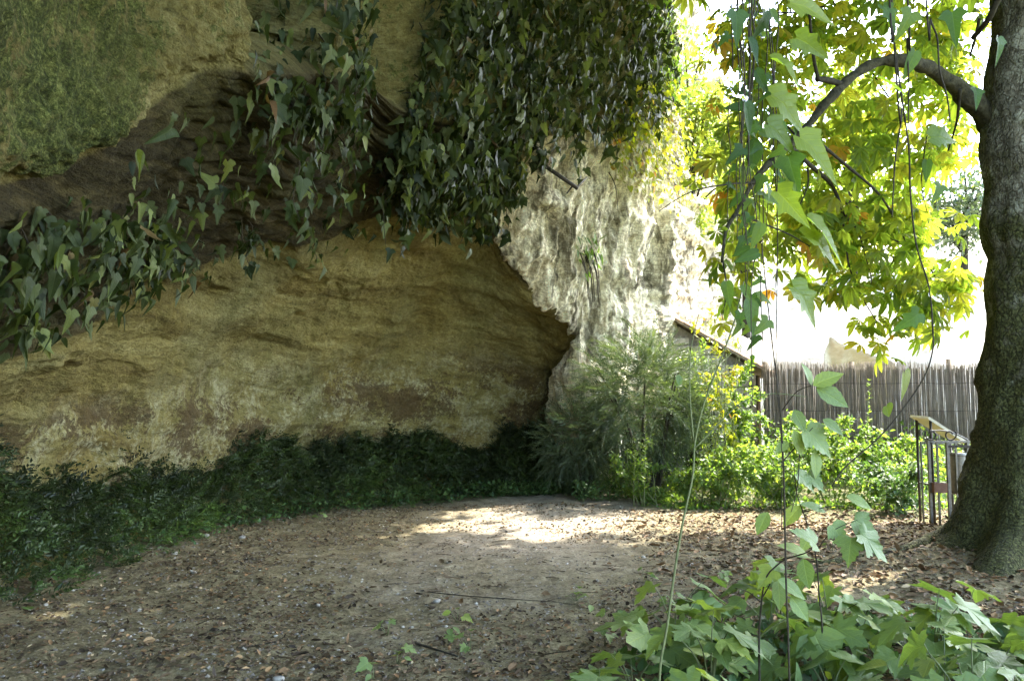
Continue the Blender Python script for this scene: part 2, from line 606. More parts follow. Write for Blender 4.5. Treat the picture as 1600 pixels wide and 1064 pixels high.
def ground_mat():
    t = NT("trodden_earth")
    P = t.pos()
    big = t.noise(P, 0.7, 5, 0.6, 0.3)
    mid = t.noise(P, 5.0, 6, 0.68)
    fine = t.noise(P, 32.0, 5, 0.72)
    v = t.n("TexVoronoi", feature='F1')
    t.put(v.inputs['Vector'], P)
    v.inputs['Scale'].default_value = 42.0
    dirt = t.ramp(t.math('ADD', t.math('MULTIPLY', mid, 0.45), t.math('MULTIPLY', fine, 0.55)), [(0.36, (0.048, 0.035, 0.018)), (0.46, (0.128, 0.100, 0.054)), (0.56, (0.222, 0.182, 0.106)), (0.70, (0.42, 0.37, 0.255))])
    pale = t.ramp(t.math('ADD', t.math('MULTIPLY', mid, 0.5), t.math('MULTIPLY', fine, 0.5)), [(0.34, (0.14, 0.108, 0.070)), (0.5, (0.26, 0.220, 0.158)), (0.68, (0.42, 0.375, 0.30))])
    dirt = t.mix(1.0, dirt, (0.86, 0.88, 0.78), 'MULTIPLY')
    tr = t.rng(t.math('ADD', t.attr('trod'), t.math('MULTIPLY', t.math('SUBTRACT', big, 0.5), 0.9)), 0.25, 0.95)
    col = t.mix(tr, dirt, pale)
    peb = t.rng(v.outputs['Distance'], 0.22, 0.12)
    pm = t.math('MULTIPLY', peb, t.rng(t.noise(P, 9.0, 2, 0.5), 0.5, 0.62))
    col = t.mix(t.math('MULTIPLY', pm, 0.5), col, t.ramp(v.outputs['Color'], [(0.2, (0.16, 0.14, 0.11)), (0.8, (0.46, 0.43, 0.37))]))
    green = t.math('MULTIPLY', t.attr('green'), t.rng(t.noise(P, 2.2, 5, 0.7), 0.35, 0.6))
    col = t.mix(green, col, t.ramp(fine, [(0.3, (0.03, 0.045, 0.012)), (0.7, (0.10, 0.13, 0.035))]))
    h = t.math('ADD', t.math('MULTIPLY', fine, 0.8), t.math('MULTIPLY', mid, 0.9))
    return t.done(t.principled(col, 0.92, t.bump(h, 0.8, 0.03), 0, 0.2))


def bark_mat():
    t = NT("mossy_bark")
    P = t.pos()
    a = t.noise(t.scaled(P, (1.0, 1.0, 0.45)), 9.0, 7, 0.7, 0.3)
    b = t.noise(P, 38.0, 5, 0.7)
    lich = t.noise(P, 5.5, 6, 0.68)
    col = t.ramp(t.math('ADD', t.math('MULTIPLY', a, 0.6), t.math('MULTIPLY', b, 0.4)), [(0.32, (0.050, 0.045, 0.032)), (0.5, (0.155, 0.138, 0.098)), (0.68, (0.32, 0.29, 0.22))])
    col = t.mix(t.rng(t.math('ADD', t.math('MULTIPLY', lich, 0.6), t.math('MULTIPLY', b, 0.4)), 0.51, 0.58, 0, 0.85), col, (0.36, 0.35, 0.27))
    m = t.math('ADD', t.attr('tint'), t.math('MULTIPLY', t.math('SUBTRACT', t.noise(P, 3.0, 6, 0.7), 0.5), 1.8))
    mf = t.rng(m, 0.26, 0.55, 0, 0.92)
    mc = t.ramp(b, [(0.34, (0.012, 0.014, 0.003)), (0.5, (0.046, 0.050, 0.010)), (0.68, (0.14, 0.14, 0.036))])
    col = t.mix(mf, col, mc)
    vo = t.n("TexVoronoi", feature='DISTANCE_TO_EDGE')
    wv = t.n("VectorMath", operation='ADD')
    t.put(wv.inputs[0], t.scaled(P, (1.0, 1.0, 0.55)))
    nv = t.n("TexNoise")
    t.put(nv.inputs['Vector'], P)
    nv.inputs['Scale'].default_value = 7.0
    sv_ = t.n("VectorMath", operation='SCALE')
    t.put(sv_.inputs[0], nv.outputs['Color'])
    sv_.inputs['Scale'].default_value = 0.12
    t.put(wv.inputs[1], sv_.outputs[0])
    t.put(vo.inputs['Vector'], wv.outputs[0])
    vo.inputs['Scale'].default_value = 15.0
    crack = t.rng(vo.outputs['Distance'], 0.0, 0.10)
    col = t.mix(crack, t.mix(1.0, col, (0.68, 0.66, 0.62), 'MULTIPLY'), col)
    h = t.math('ADD', t.math('ADD', t.math('MULTIPLY', a, 0.8), t.math('MULTIPLY', b, 0.5)), t.math('MULTIPLY', crack, 0.3))
    return t.done(t.principled(col, 0.9, t.bump(h, 1.0, 0.06), 0, 0.2))


M = {}
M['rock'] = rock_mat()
M['ground'] = ground_mat()
M['bark'] = bark_mat()
M['branch'] = plain_mat('branch_bark', (0.012, 0.010, 0.006), (0.050, 0.042, 0.024), 22, 0.9, 0, 0.8)
M['limb'] = plain_mat('limb_bark', (0.010, 0.010, 0.005), (0.075, 0.066, 0.036), 16, 0.9, 0, 1.0, bdist=0.03)
M['vine'] = plain_mat('vine_bark', (0.018, 0.014, 0.008), (0.060, 0.046, 0.026), 40, 0.85, 0, 0.4)
M['green_stem'] = plain_mat('green_stem', (0.085, 0.105, 0.035), (0.16, 0.17, 0.07), 40, 0.6, 0, 0.2)
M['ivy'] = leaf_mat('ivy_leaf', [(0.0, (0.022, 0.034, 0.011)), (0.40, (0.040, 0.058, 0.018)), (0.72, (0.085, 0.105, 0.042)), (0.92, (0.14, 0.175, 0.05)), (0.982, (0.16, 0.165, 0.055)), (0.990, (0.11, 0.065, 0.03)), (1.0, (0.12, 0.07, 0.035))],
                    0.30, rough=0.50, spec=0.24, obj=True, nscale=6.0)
M['ivy_mass'] = leaf_mat('ivy_leaf_mass', [(0.0, (0.013, 0.021, 0.007)), (0.5, (0.028, 0.042, 0.012)), (0.85, (0.062, 0.080, 0.028)), (0.985, (0.12, 0.14, 0.045)), (1.0, (0.14, 0.07, 0.035))], 0.30, rough=0.52, spec=0.22)  # darker than the single leaves, shade under the overhang put into the colour
M['vine_leaf'] = leaf_mat('vine_leaf', [(0.0, (0.035, 0.072, 0.026)), (0.5, (0.060, 0.115, 0.036)), (1.0, (0.12, 0.17, 0.04))], 0.48, (1.8, 1.9, 0.45), 0.5, 0.25, True, 6.0)
M['vine_backlit'] = leaf_mat('vine_leaf_backlit', [(0.0, (0.095, 0.145, 0.026)), (0.6, (0.14, 0.20, 0.034)), (1.0, (0.19, 0.245, 0.045))], 0.55, (2.2, 2.2, 0.6), 0.42, 0.35, True, 6.0)  # brighter copy of the vine leaf, backlit glow put into its colour
M['chestnut'] = leaf_mat('chestnut_leaf', [(0.0, (0.055, 0.095, 0.020)), (0.45, (0.090, 0.130, 0.026)), (0.86, (0.14, 0.165, 0.034)), (0.98, (0.17, 0.165, 0.035)), (1.0, (0.22, 0.11, 0.03))], 0.72, (3.6, 3.4, 1.2), 0.5, 0.3, True, 5.0)
M['chestnut_mass'] = leaf_mat('chestnut_leaf_mass', [(0.0, (0.055, 0.095, 0.020)), (0.45, (0.090, 0.130, 0.026)), (0.86, (0.14, 0.165, 0.034)), (0.98, (0.17, 0.165, 0.035)), (1.0, (0.22, 0.11, 0.03))], 0.72, (3.6, 3.4, 1.2), 0.5, 0.3)
M['broad'] = leaf_mat('broad_leaf', [(0.0, (0.105, 0.160, 0.052)), (0.55, (0.160, 0.225, 0.076)), (0.85, (0.20, 0.26, 0.080)), (1.0, (0.22, 0.27, 0.06))], 0.34, (1.6, 1.7, 0.6), 0.5, 0.35, True, 7.0)
M['broad_mass'] = leaf_mat('broad_leaf_mass', [(0.0, (0.040, 0.085, 0.032)), (0.6, (0.075, 0.135, 0.048)), (1.0, (0.13, 0.19, 0.055))], 0.32, (1.3, 1.45, 0.55), 0.5, 0.35)
M['dark_shrub'] = leaf_mat('dark_shrub_leaf', [(0.0, (0.014, 0.021, 0.007)), (0.5, (0.030, 0.048, 0.012)), (0.85, (0.060, 0.100, 0.022)), (1.0, (0.10, 0.16, 0.034))], 0.25, rough=0.5, nscale=3.0, patch=0.5)
M['fresh'] = leaf_mat('fresh_green_leaf', [(0.0, (0.055, 0.105, 0.026)), (0.6, (0.10, 0.165, 0.042)), (1.0, (0.19, 0.24, 0.06))], 0.48, (2.1, 2.1, 0.75), 0.5, 0.35)
M['yellow'] = leaf_mat('yellow_green_leaf', [(0.0, (0.11, 0.15, 0.020)), (0.7, (0.19, 0.225, 0.030)), (0.93, (0.27, 0.24, 0.04)), (1.0, (0.30, 0.13, 0.04))], 0.5, (1.9, 1.8, 0.5), 0.5, 0.3)
M['yew'] = leaf_mat('yew_leaf', [(0.0, (0.042, 0.064, 0.034)), (0.6, (0.085, 0.118, 0.060)), (1.0, (0.15, 0.19, 0.095))], 0.25, (1.2, 1.3, 0.6), 0.45, 0.45)
M['far_leaf'] = leaf_mat('far_tree_leaf', [(0.0, (0.085, 0.125, 0.030)), (0.6, (0.14, 0.185, 0.045)), (1.0, (0.22, 0.24, 0.07))], 0.55, (2.2, 2.2, 0.9), 0.5, 0.3)
M['litter'] = NT('dead_leaf')
t = M['litter']
tc = t.ramp(t.attr('tint'), [(0.0, (0.028, 0.020, 0.011)), (0.30, (0.072, 0.047, 0.022)), (0.55, (0.132, 0.086, 0.040)), (0.74, (0.215, 0.118, 0.046)), (0.88, (0.31, 0.19, 0.08)), (1.0, (0.40, 0.32, 0.18))])
tc = t.mix(t.rng(t.noise(t.pos(), 45, 3, 0.6), 0.3, 0.7, 0, 0.5), tc, t.mix(1.0, tc, (0.55, 0.5, 0.5), 'MULTIPLY'))
M['litter'] = t.done(t.principled(tc, 0.75, None, 0, 0.3))
t = NT('gravel')
tc = t.ramp(t.attr('tint'), [(0.0, (0.075, 0.060, 0.045)), (0.5, (0.19, 0.165, 0.13)), (0.85, (0.30, 0.27, 0.21)), (1.0, (0.46, 0.43, 0.35))])
M['gravel'] = t.done(t.principled(tc, 0.9, t.bump(t.noise(t.pos(), 90, 3, 0.6), 0.3, 0.01), 0, 0.2))
M['stone'] = plain_mat('pale_stone', (0.19, 0.17, 0.13), (0.38, 0.35, 0.29), 30, 0.9, 0, 0.5)
M['reed'] = NT('dry_reed')
t = M['reed']
tc = t.ramp(t.attr('tint'), [(0.0, (0.085, 0.068, 0.050)), (0.5, (0.165, 0.138, 0.104)), (0.85, (0.235, 0.20, 0.155)), (1.0, (0.36, 0.32, 0.26))])
tc = t.mix(t.rng(t.noise(t.scaled(t.pos(), (1, 1, 1.6)), 5, 4, 0.6), 0.4, 0.7, 0, 0.5), tc, t.mix(1.0, tc, (0.55, 0.52, 0.5), 'MULTIPLY'))
M['reed'] = t.done(t.principled(tc, 0.75, None, 0, 0.3))
M['old_wood'] = plain_mat('weathered_wood', (0.10, 0.075, 0.05), (0.24, 0.19, 0.14), 14, 0.85, 0, 0.5, (1, 1, 0.15))
M['grey_wood'] = plain_mat('grey_wood', (0.30, 0.28, 0.25), (0.50, 0.47, 0.42), 14, 0.85, 0, 0.4, (1, 1, 0.15))
M['iron'] = plain_mat('dark_iron', (0.030, 0.028, 0.026), (0.075, 0.062, 0.05), 30, 0.6, 0.3, 0.3)
M['steel'] = plain_mat('galvanised_steel', (0.12, 0.115, 0.10), (0.24, 0.225, 0.195), 25, 0.5, 0.5, 0.2)
M['bin'] = plain_mat('bin_mesh', (0.21, 0.215, 0.20), (0.33, 0.335, 0.31), 25, 0.55, 0.3, 0.2)
M['cream'] = plain_mat('cream_board', (0.58, 0.54, 0.40), (0.70, 0.67, 0.54), 8, 0.6, 0, 0.1)
M['brown_box'] = plain_mat('brown_box', (0.14, 0.075, 0.05), (0.21, 0.12, 0.08), 20, 0.7, 0, 0.2)
M['tile'] = plain_mat('clay_tile', (0.34, 0.17, 0.09), (0.55, 0.38, 0.26), 9, 0.85, 0, 0.4)
M['rubble'] = plain_mat('rubble_stone', (0.17, 0.15, 0.12), (0.36, 0.33, 0.28), 7, 0.9, 0, 0.6, bdist=0.03)
M['mortar'] = plain_mat('mortar', (0.10, 0.09, 0.07), (0.20, 0.18, 0.15), 16, 0.95, 0, 0.5)
M['bank'] = plain_mat('pale_rock', (0.34, 0.28, 0.20), (0.62, 0.57, 0.48), 1.6, 0.9, 0, 0.7, (1, 1, 1.8), bdist=0.1)


# ------------------------------------------------------------------ ground
def gz(x, y):
    x, y = np.asarray(x, float), np.asarray(y, float)
    P = np.stack([x, y, np.zeros_like(x)], -1)
    z = 0.035 * fbm(P, 0.6, 3, 3) + 0.012 * fbm(P, 3.5, 3, 5)
    d = np.hypot(x - 5.9, y - 9.0)
    z = z + 0.22 * np.exp(-(d / 1.3) ** 2)
    z = z + 0.12 * sstep(-3.2, -5.5, x)
    z = z + 0.10 * sstep(13.0, 17.0, y)
    return z


def build_ground():
    def axis(lo, hi, fine_lo, fine_hi, step):
        a = list(np.arange(fine_lo, fine_hi + 1e-6, step))
        k, s = fine_hi, step
        while k < hi:
            s *= 1.28
            k += s
            a.append(min(k, hi))
        k, s = fine_lo, step
        pre = []
        while k > lo:
            s *= 1.28
            k -= s
            pre.append(max(k, lo))
        return np.array(pre[::-1] + a)
    xs = axis(-300, 300, -6.0, 8.0, 0.048)
    ys = axis(-120, 500, 3.4, 14.5, 0.052)
    X, Y = np.meshgrid(xs, ys)
    Z = gz(X, Y)
    P = np.stack([X, Y, np.zeros_like(X)], -1)
    near = (np.abs(X) < 9) & (Y > 2) & (Y < 18)
    Z = Z + np.where(near, 0.010 * fbm(P, 11.0, 3, 21), 0)
    # trodden way: centre line from under the camera to the far end of the shelter
    cx = np.interp(Y, [0, 5, 8, 11, 13, 16], [-0.9, -0.7, -0.2, 0.35, 0.7, 1.4])
    wd = np.interp(Y, [0, 5, 8, 11, 13.5, 14.6], [1.2, 1.5, 1.6, 1.8, 1.9, 0.9])
    trod = np.exp(-((X - cx) / wd) ** 2) * np.interp(Y, [3, 6, 9, 11.5], [0.12, 0.28, 0.70, 1.0])
    green = np.clip(sstep(12.2, 13.6, Y + 0.5 * (X - 2.5)) * sstep(1.6, 2.8, X) + sstep(9.5, 10.5, np.hypot(X, Y - 8)), 0, 1)
    V = np.stack([X, Y, Z], -1).reshape(-1, 3)
    m, n = X.shape
    i, j = np.meshgrid(np.arange(m - 1), np.arange(n - 1), indexing='ij')
    F = np.stack([i * n + j, i * n + j + 1, (i + 1) * n + j + 1, (i + 1) * n + j], -1).reshape(-1, 4)
    me = new_mesh('ground', V, F, M['ground'], True, {'trod': trod.ravel(), 'green': green.ravel()})
    tag(link('ground', me), kind='structure', label='bare trodden earth floor strewn with gravel and dead leaves')


build_ground()


# ------------------------------------------------------------------ rock shelter (one lofted surface: foot, hedge line, mid wall, lip, bedded underside, overhang edge, front)
def rock_columns():
    C = []
    def col(H, Mi, L, S, E, Fm, T, foot=1.04, top=None):
        H, Mi, L, S, E, Fm, T = [np.asarray(p if len(p) == 3 and p[2] is not None and isinstance(p, np.ndarray) else at(*p), float) for p in (H, Mi, L, S, E, Fm, T)]
        f = H * [foot, foot, 0]
        f[2] = -0.4
        tt = T + [-0.6, 0.25, 4.0] if top is None else np.asarray(top, float)
        bk = tt + [-14, 5, 1.5]
        C.append([f, H, Mi, L, S, E, Fm, T, tt, bk])
    A = lambda *p: np.array(p, float)
    col(A(-4.9, -9, 1.0), A(-4.7, -9, 1.8), A(-4.0, -9, 2.3), A(-2.6, -9, 3.2), A(-1.2, -9, 3.6), A(-1.1, -9, 4.8), A(-1.4, -9, 9))  # unseen overhang, here and in the next column, pushed out to block light from behind
    col(A(-4.9, 1.8, 1.0), A(-4.6, 1.8, 1.5), A(-3.9, 1.6, 1.8), A(-2.9, 1.5, 2.5), A(-1.9, 1.2, 2.9), A(-1.8, 1.2, 4.0), A(-2.0, 1.2, 8))
    col((0, 735, 6.7), (0, 650, 6.4), (0, 565, 5.6), (-5, 430, 5.0), (0, 285, 4.4), (60, 120, 4.15), (100, -600, 4.4), 1.03)
    col((210, 705, 9.0), (220, 580, 8.7), (250, 455, 7.8), (300, 265, 6.6), (330, 112, 5.7), (345, -40, 5.5), (350, -700, 5.8))
    col((430, 690, 12.0), (445, 540, 11.6), (480, 375, 10.0), (520, 240, 8.6), (540, 115, 7.4), (545, -40, 7.2), (550, -640, 7.4))
    col((590, 685, 13.8), (600, 530, 13.3), (610, 332, 11.4), (630, 250, 10.2), (625, 165, 8.9), (630, 20, 8.7), (640, -420, 9.0))
    col((730, 682, 14.9), (725, 530, 14.4), (735, 338, 12.6), (755, 262, 11.8), (760, 195, 11.0), (765, 60, 10.7), (770, -320, 10.9))
    col((830, 665, 15.5), (832, 550, 15.1), (805, 425, 13.5), (830, 310, 12.8), (850, 212, 12.2), (860, 80, 11.9), (870, -250, 12.1), 1.06)
    col((868, 650, 16.1), (876, 590, 15.7), (893, 512, 14.4), (900, 380, 13.9), (915, 205, 13.4), (925, 80, 13.0), (935, -220, 13.2), 1.06)
    col((888, 645, 14.7), (892, 590, 14.5), (912, 525, 14.4), (940, 385, 14.4), (965, 205, 14.5), (975, 80, 14.4), (980, -200, 14.7), 1.03)
    col((960, 645, 15.3), (965, 585, 15.3), (980, 510, 15.3), (995, 390, 15.5), (1005, 215, 15.9), (1005, 90, 16.1), (1005, -160, 16.5), 1.02)
    col((1040, 645, 18.5), (1040, 585, 18.6), (1040, 500, 18.8), (1045, 400, 19.2), (1050, 300, 19.6), (1050, 220, 21.5), (1055, 120, 25.0), 1.02, top=(6, 30, 14))
    col((1150, 640, 27), (1150, 585, 27), (1150, 500, 27.2), (1150, 430, 27.6), (1150, 340, 28.5), (1150, 280, 31), (1160, 200, 36), 1.02, top=(9, 45, 18))
    return np.array(C)


LEVROWS = [(0, 3, [26, 76, 92]), (3, 5, [64, 60]), (5, 9, [70, 26, 8, 4])]


def build_rock():
    C = rock_columns()                       # (cols, levels, 3)
    nc, nl, _ = C.shape
    seg = [8, 40, 95, 90, 76, 70, 66, 66, 54, 54, 60, 40]
    tu = np.concatenate([np.arange(s) / s + k for k, s in enumerate(seg)] + [[nc - 1]])
    U = np.stack([crom(C[:, l], tu) for l in range(nl)], 1)      # (nu, levels, 3)
    rows, lev = [], []
    for a, b, counts in LEVROWS:
        t = np.concatenate([np.arange(c) / c + k for k, c in enumerate(counts)] + ([[b - a]] if b == nl - 1 else []))
        G = np.stack([crom(U[k, a:b + 1], t) for k in range(len(tu))], 1)
        rows.append(G)
        lev.append(t + a)
    G = np.concatenate(rows, 0)              # (nv, nu, 3)
    lev = np.concatenate(lev)
    nv, nu = G.shape[:2]
    LV = np.repeat(lev[:, None], nu, 1)
    UU = np.repeat(tu[None, :], nv, 0)
    du = np.gradient(G, axis=1)
    dv = np.gradient(G, axis=0)
    # arc length coordinates for the streaks
    su = np.cumsum(np.linalg.norm(du, axis=2), 1)
    su = np.repeat(su[int(nv * 0.3)][None], nv, 0)
    sv = np.cumsum(np.linalg.norm(dv, axis=2), 0)
    N = np.cross(du, dv)
    N /= np.linalg.norm(N, axis=2)[..., None] + 1e-9
    for _ in range(6):
        N = (N + np.roll(N, 1, 0) + np.roll(N, -1, 0)) / 3
        N[:, 1:-1] = (N[:, :-2] + N[:, 1:-1] + N[:, 2:]) / 3
    N /= np.linalg.norm(N, axis=2)[..., None] + 1e-9
    mid = N[int(nv * 0.3), int(nu * 0.4)]
    if np.dot(mid, np.array([2, 6, 2]) - G[int(nv * 0.3), int(nu * 0.4)]) < 0:
        N = -N
    far = UU > 10.3
    lowj = fbm(G, 0.9, 4, 31)
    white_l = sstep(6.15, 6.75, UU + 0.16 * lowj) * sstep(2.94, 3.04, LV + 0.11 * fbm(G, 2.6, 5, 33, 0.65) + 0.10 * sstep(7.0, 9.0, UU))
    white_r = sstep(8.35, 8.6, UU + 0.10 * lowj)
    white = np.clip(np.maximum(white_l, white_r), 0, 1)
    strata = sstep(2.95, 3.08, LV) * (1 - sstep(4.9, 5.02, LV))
    fascia = sstep(4.92, 5.02, LV)
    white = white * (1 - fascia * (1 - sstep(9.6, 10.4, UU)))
    moss = sstep(5.05, 5.7, LV + 0.25 * lowj) * (1 - 0.6 * sstep(2.4, 3.0, UU + 0.2 * lowj))
    low = sstep(2.05, 1.45, LV + 0.10 * lowj) * (1 - sstep(8.2, 8.6, UU))
    q = np.stack([su * 0.6, sv * 2.2, np.zeros_like(su)], -1)
    disp = 0.16 * fbm(G, 0.55, 3, 41) + 0.055 * fbm(q, 1.2, 4, 42) + 0.035 * fbm(G, 3.2, 4, 43) + 0.014 * fbm(G, 11.0, 3, 44)
    ridg = 1 - np.abs(fbm(q + 9, 0.8, 3, 47))
    disp -= (1 - strata) * (1 - fascia) * 0.022 * sstep(0.86, 1.0, ridg)
    # bedded ledges under the overhang
    bed = (LV - 3) * 5.5 + 0.8 * fbm(np.stack([su * 0.45, sv * 0.25, sv * 0], -1), 1.0, 4, 45)
    saw = bed - np.floor(bed)
    crk = np.exp(-((saw - 0.5) / 0.07) ** 2) * sstep(-0.35, 0.15, fbm(G, 0.7, 2, 46))
    crk2 = np.exp(-(((bed * 1.9) % 1.0 - 0.5) / 0.08) ** 2) * sstep(-0.1, 0.3, fbm(G, 0.9, 2, 48))
    room = np.clip(np.linalg.norm(dv, axis=2) / 0.03, 0.0, 1) ** 2
    led = (0.05 * saw - 0.11 * crk - 0.06 * crk2) * room
    disp += strata * (1 - white) * led
    # fluted white tufa
    g2 = G * [1.0, 1.0, 0.14]
    fl = np.abs(fbm(g2, 1.3, 4, 51))
    disp += white * (0.30 * (0.5 - fl) + 0.035 * np.abs(fbm(G * [1, 1, 0.25], 5.0, 3, 52)) + 0.016 * fbm(G, 14.0, 3, 58))
    # blocky boulders on the front
    bl = np.abs(fbm(G, 0.8, 3, 53))
    disp += fascia * (0.14 * bl - 0.07 + 0.05 * np.abs(fbm(G, 3.2, 4, 54)) + 0.022 * fbm(G, 14.0, 4, 55, 0.65))
    gap = sstep(3.16, 3.34, UU) * (1 - sstep(3.62, 3.86, UU)) * 1.9 + 0.9 * np.exp(-((UU - 4.95) / 0.2) ** 2)
    disp -= fascia * 0.45 * gap * (1 - sstep(6.6, 7.0, LV))
    disp *= 1 - 0.55 * sstep(4.4, 5.0, LV) * (1 - sstep(3.0, 3.3, UU))
    disp += sstep(5.0, 5.2, LV) * (1 - sstep(3.0, 3.3, UU)) * (0.030 * np.abs(fbm(G, 5.0, 4, 155, 0.6)) + 0.020 * fbm(G, 15.0, 3, 156, 0.6))
    disp *= np.where(far, 2.0, 1.0)
    D = G + N * disp[..., None]
    D += 0.05 * np.stack([fbm(G + 50, 1.3, 2, 61), fbm(G + 80, 1.3, 2, 62), fbm(G + 20, 1.3, 2, 63)], -1)
    D[lev > 6.5] += (np.stack([fbm(G, 0.4, 3, 64), fbm(G + 9, 0.4, 3, 65), 0 * G[..., 0]], -1) * 0.5)[lev > 6.5]
    root = tag(link('rock_shelter', None), kind='structure', label='limestone rock shelter with ochre back wall, bedded underside and mossy overhang')
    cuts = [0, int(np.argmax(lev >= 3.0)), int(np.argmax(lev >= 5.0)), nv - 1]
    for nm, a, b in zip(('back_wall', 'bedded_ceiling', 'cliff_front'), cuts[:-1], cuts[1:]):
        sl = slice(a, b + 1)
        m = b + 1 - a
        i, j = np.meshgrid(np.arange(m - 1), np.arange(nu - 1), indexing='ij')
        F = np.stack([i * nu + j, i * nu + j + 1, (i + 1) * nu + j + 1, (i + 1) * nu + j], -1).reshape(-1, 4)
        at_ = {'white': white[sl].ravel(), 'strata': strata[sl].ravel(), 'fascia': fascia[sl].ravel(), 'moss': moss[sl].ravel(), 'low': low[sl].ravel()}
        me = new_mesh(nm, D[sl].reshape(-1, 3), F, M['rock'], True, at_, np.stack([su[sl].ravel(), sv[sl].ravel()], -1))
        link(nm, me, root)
    return D, N, lev, tu, UU, LV


ROCK, ROCKN, ROCKLEV, ROCKTU, ROCKU, ROCKL = build_rock()
RPX, RPY = project(ROCK)

# pale sunlit bank and hill beyond the fence
def terrain_patch(name, x0, x1, y0, y1, zf, n, m, mat, label):
    X, Y = np.meshgrid(np.linspace(x0, x1, n), np.linspace(y0, y1, m))
    Z = zf(X, Y)
    V = np.stack([X, Y, Z], -1).reshape(-1, 3)
    i, j = np.meshgrid(np.arange(m - 1), np.arange(n - 1), indexing='ij')
    F = np.stack([i * n + j, i * n + j + 1, (i + 1) * n + j + 1, (i + 1) * n + j], -1).reshape(-1, 4)
    return tag(link(name, new_mesh(name, V, F, mat)), kind='structure', label=label)


def bank_z(X, Y):
    P = np.stack([X, Y, X * 0], -1)
    t = Y - 24 - 0.10 * (X - 8)
    z = -0.6 + 3.6 * sstep(-1.5, 1.2, t + 0.8 * fbm(P, 0.35, 3, 71)) + 0.45 * np.clip(t, 0, 30) + 0.35 * fbm(P, 0.6, 4, 72)
    return z


terrain_patch('rock_bank', 3, 40, 21.5, 52, bank_z, 150, 100, M['bank'], 'pale sunlit rock bank rising beyond the reed fence')


# ------------------------------------------------------------------ reed fence, shed, lectern, bin stand
def build_fence():
    # runs behind the undergrowth from the shed to beyond the tree
    a, b = np.array([5.25, 16.6]), np.array([11.6, 15.4])
    root = thing('reed_fence', 'weathered brown reed screen fence on wooden posts behind the undergrowth', 'fence', (*(a + b) / 2, 0.0))
    L = np.linalg.norm(b - a)
    d = (b - a) / L
    nrm = np.array([d[1], -d[0]])
    n = 2600
    rg = np.random.default_rng(4)
    mb = MB()
    for k in range(n):
        s = L * (k + rg.uniform(-0.5, 0.5)) / n
        off = rg.normal() * 0.008
        p = a + d * s + nrm * off
        top = 2.46 + rg.normal() * 0.035 + 0.03 * math.sin(s * 3.1)
        lean = rg.normal() * 0.018
        r = rg.uniform(0.0022, 0.0042)
        mb.tube([[p[0], p[1], 0.04], [p[0] + d[0] * lean, p[1] + d[1] * lean, top]], [r, r * 0.6], 4, a=float(np.clip(rg.normal(0.45, 0.24), 0, 1)), smooth=False)
    # back layer so that the screen is nearly opaque
    for k in range(330):
        s = L * (k + rg.uniform(-0.5, 0.5)) / 330
        p = a + d * s - nrm * 0.03
        r = rg.uniform(0.008, 0.012)
        mb.tube([[p[0], p[1], 0.04], [p[0], p[1], 2.36 + rg.normal() * 0.03]], [r, r], 4, a=rg.uniform() * 0.35, smooth=False)
    o = mb.build('reeds', M['reed'], root)
    o['kind'] = 'stuff'
    for z in (0.35, 0.95, 1.5, 2.05):
        w = MB()
        pts = [[*(a + d * s + nrm * 0.022), z + 0.01 * math.sin(s * 5)] for s in np.linspace(0, L, 14)]
        w.tube(pts, 0.004, 4).build('binding_wire', M['iron'], root)
    MB().tube([[*(a + d * 2.2 + nrm * 0.08), 0.86], [*(a + d * L + nrm * 0.08), 0.84]], 0.032, 8, smooth=False).build('rail', M['old_wood'], root)
    for s in (0.05, 1.75, 3.6, 5.2, L - 0.05):
        p = a + d * s - nrm * 0.12
        MB().tube([[*p, -0.3], [*p, 2.50 + 0.05 * math.sin(s * 9)]], [0.055, 0.05], 10, smooth=False, wob=0.15).build('post', M['old_wood'], root)


build_fence()


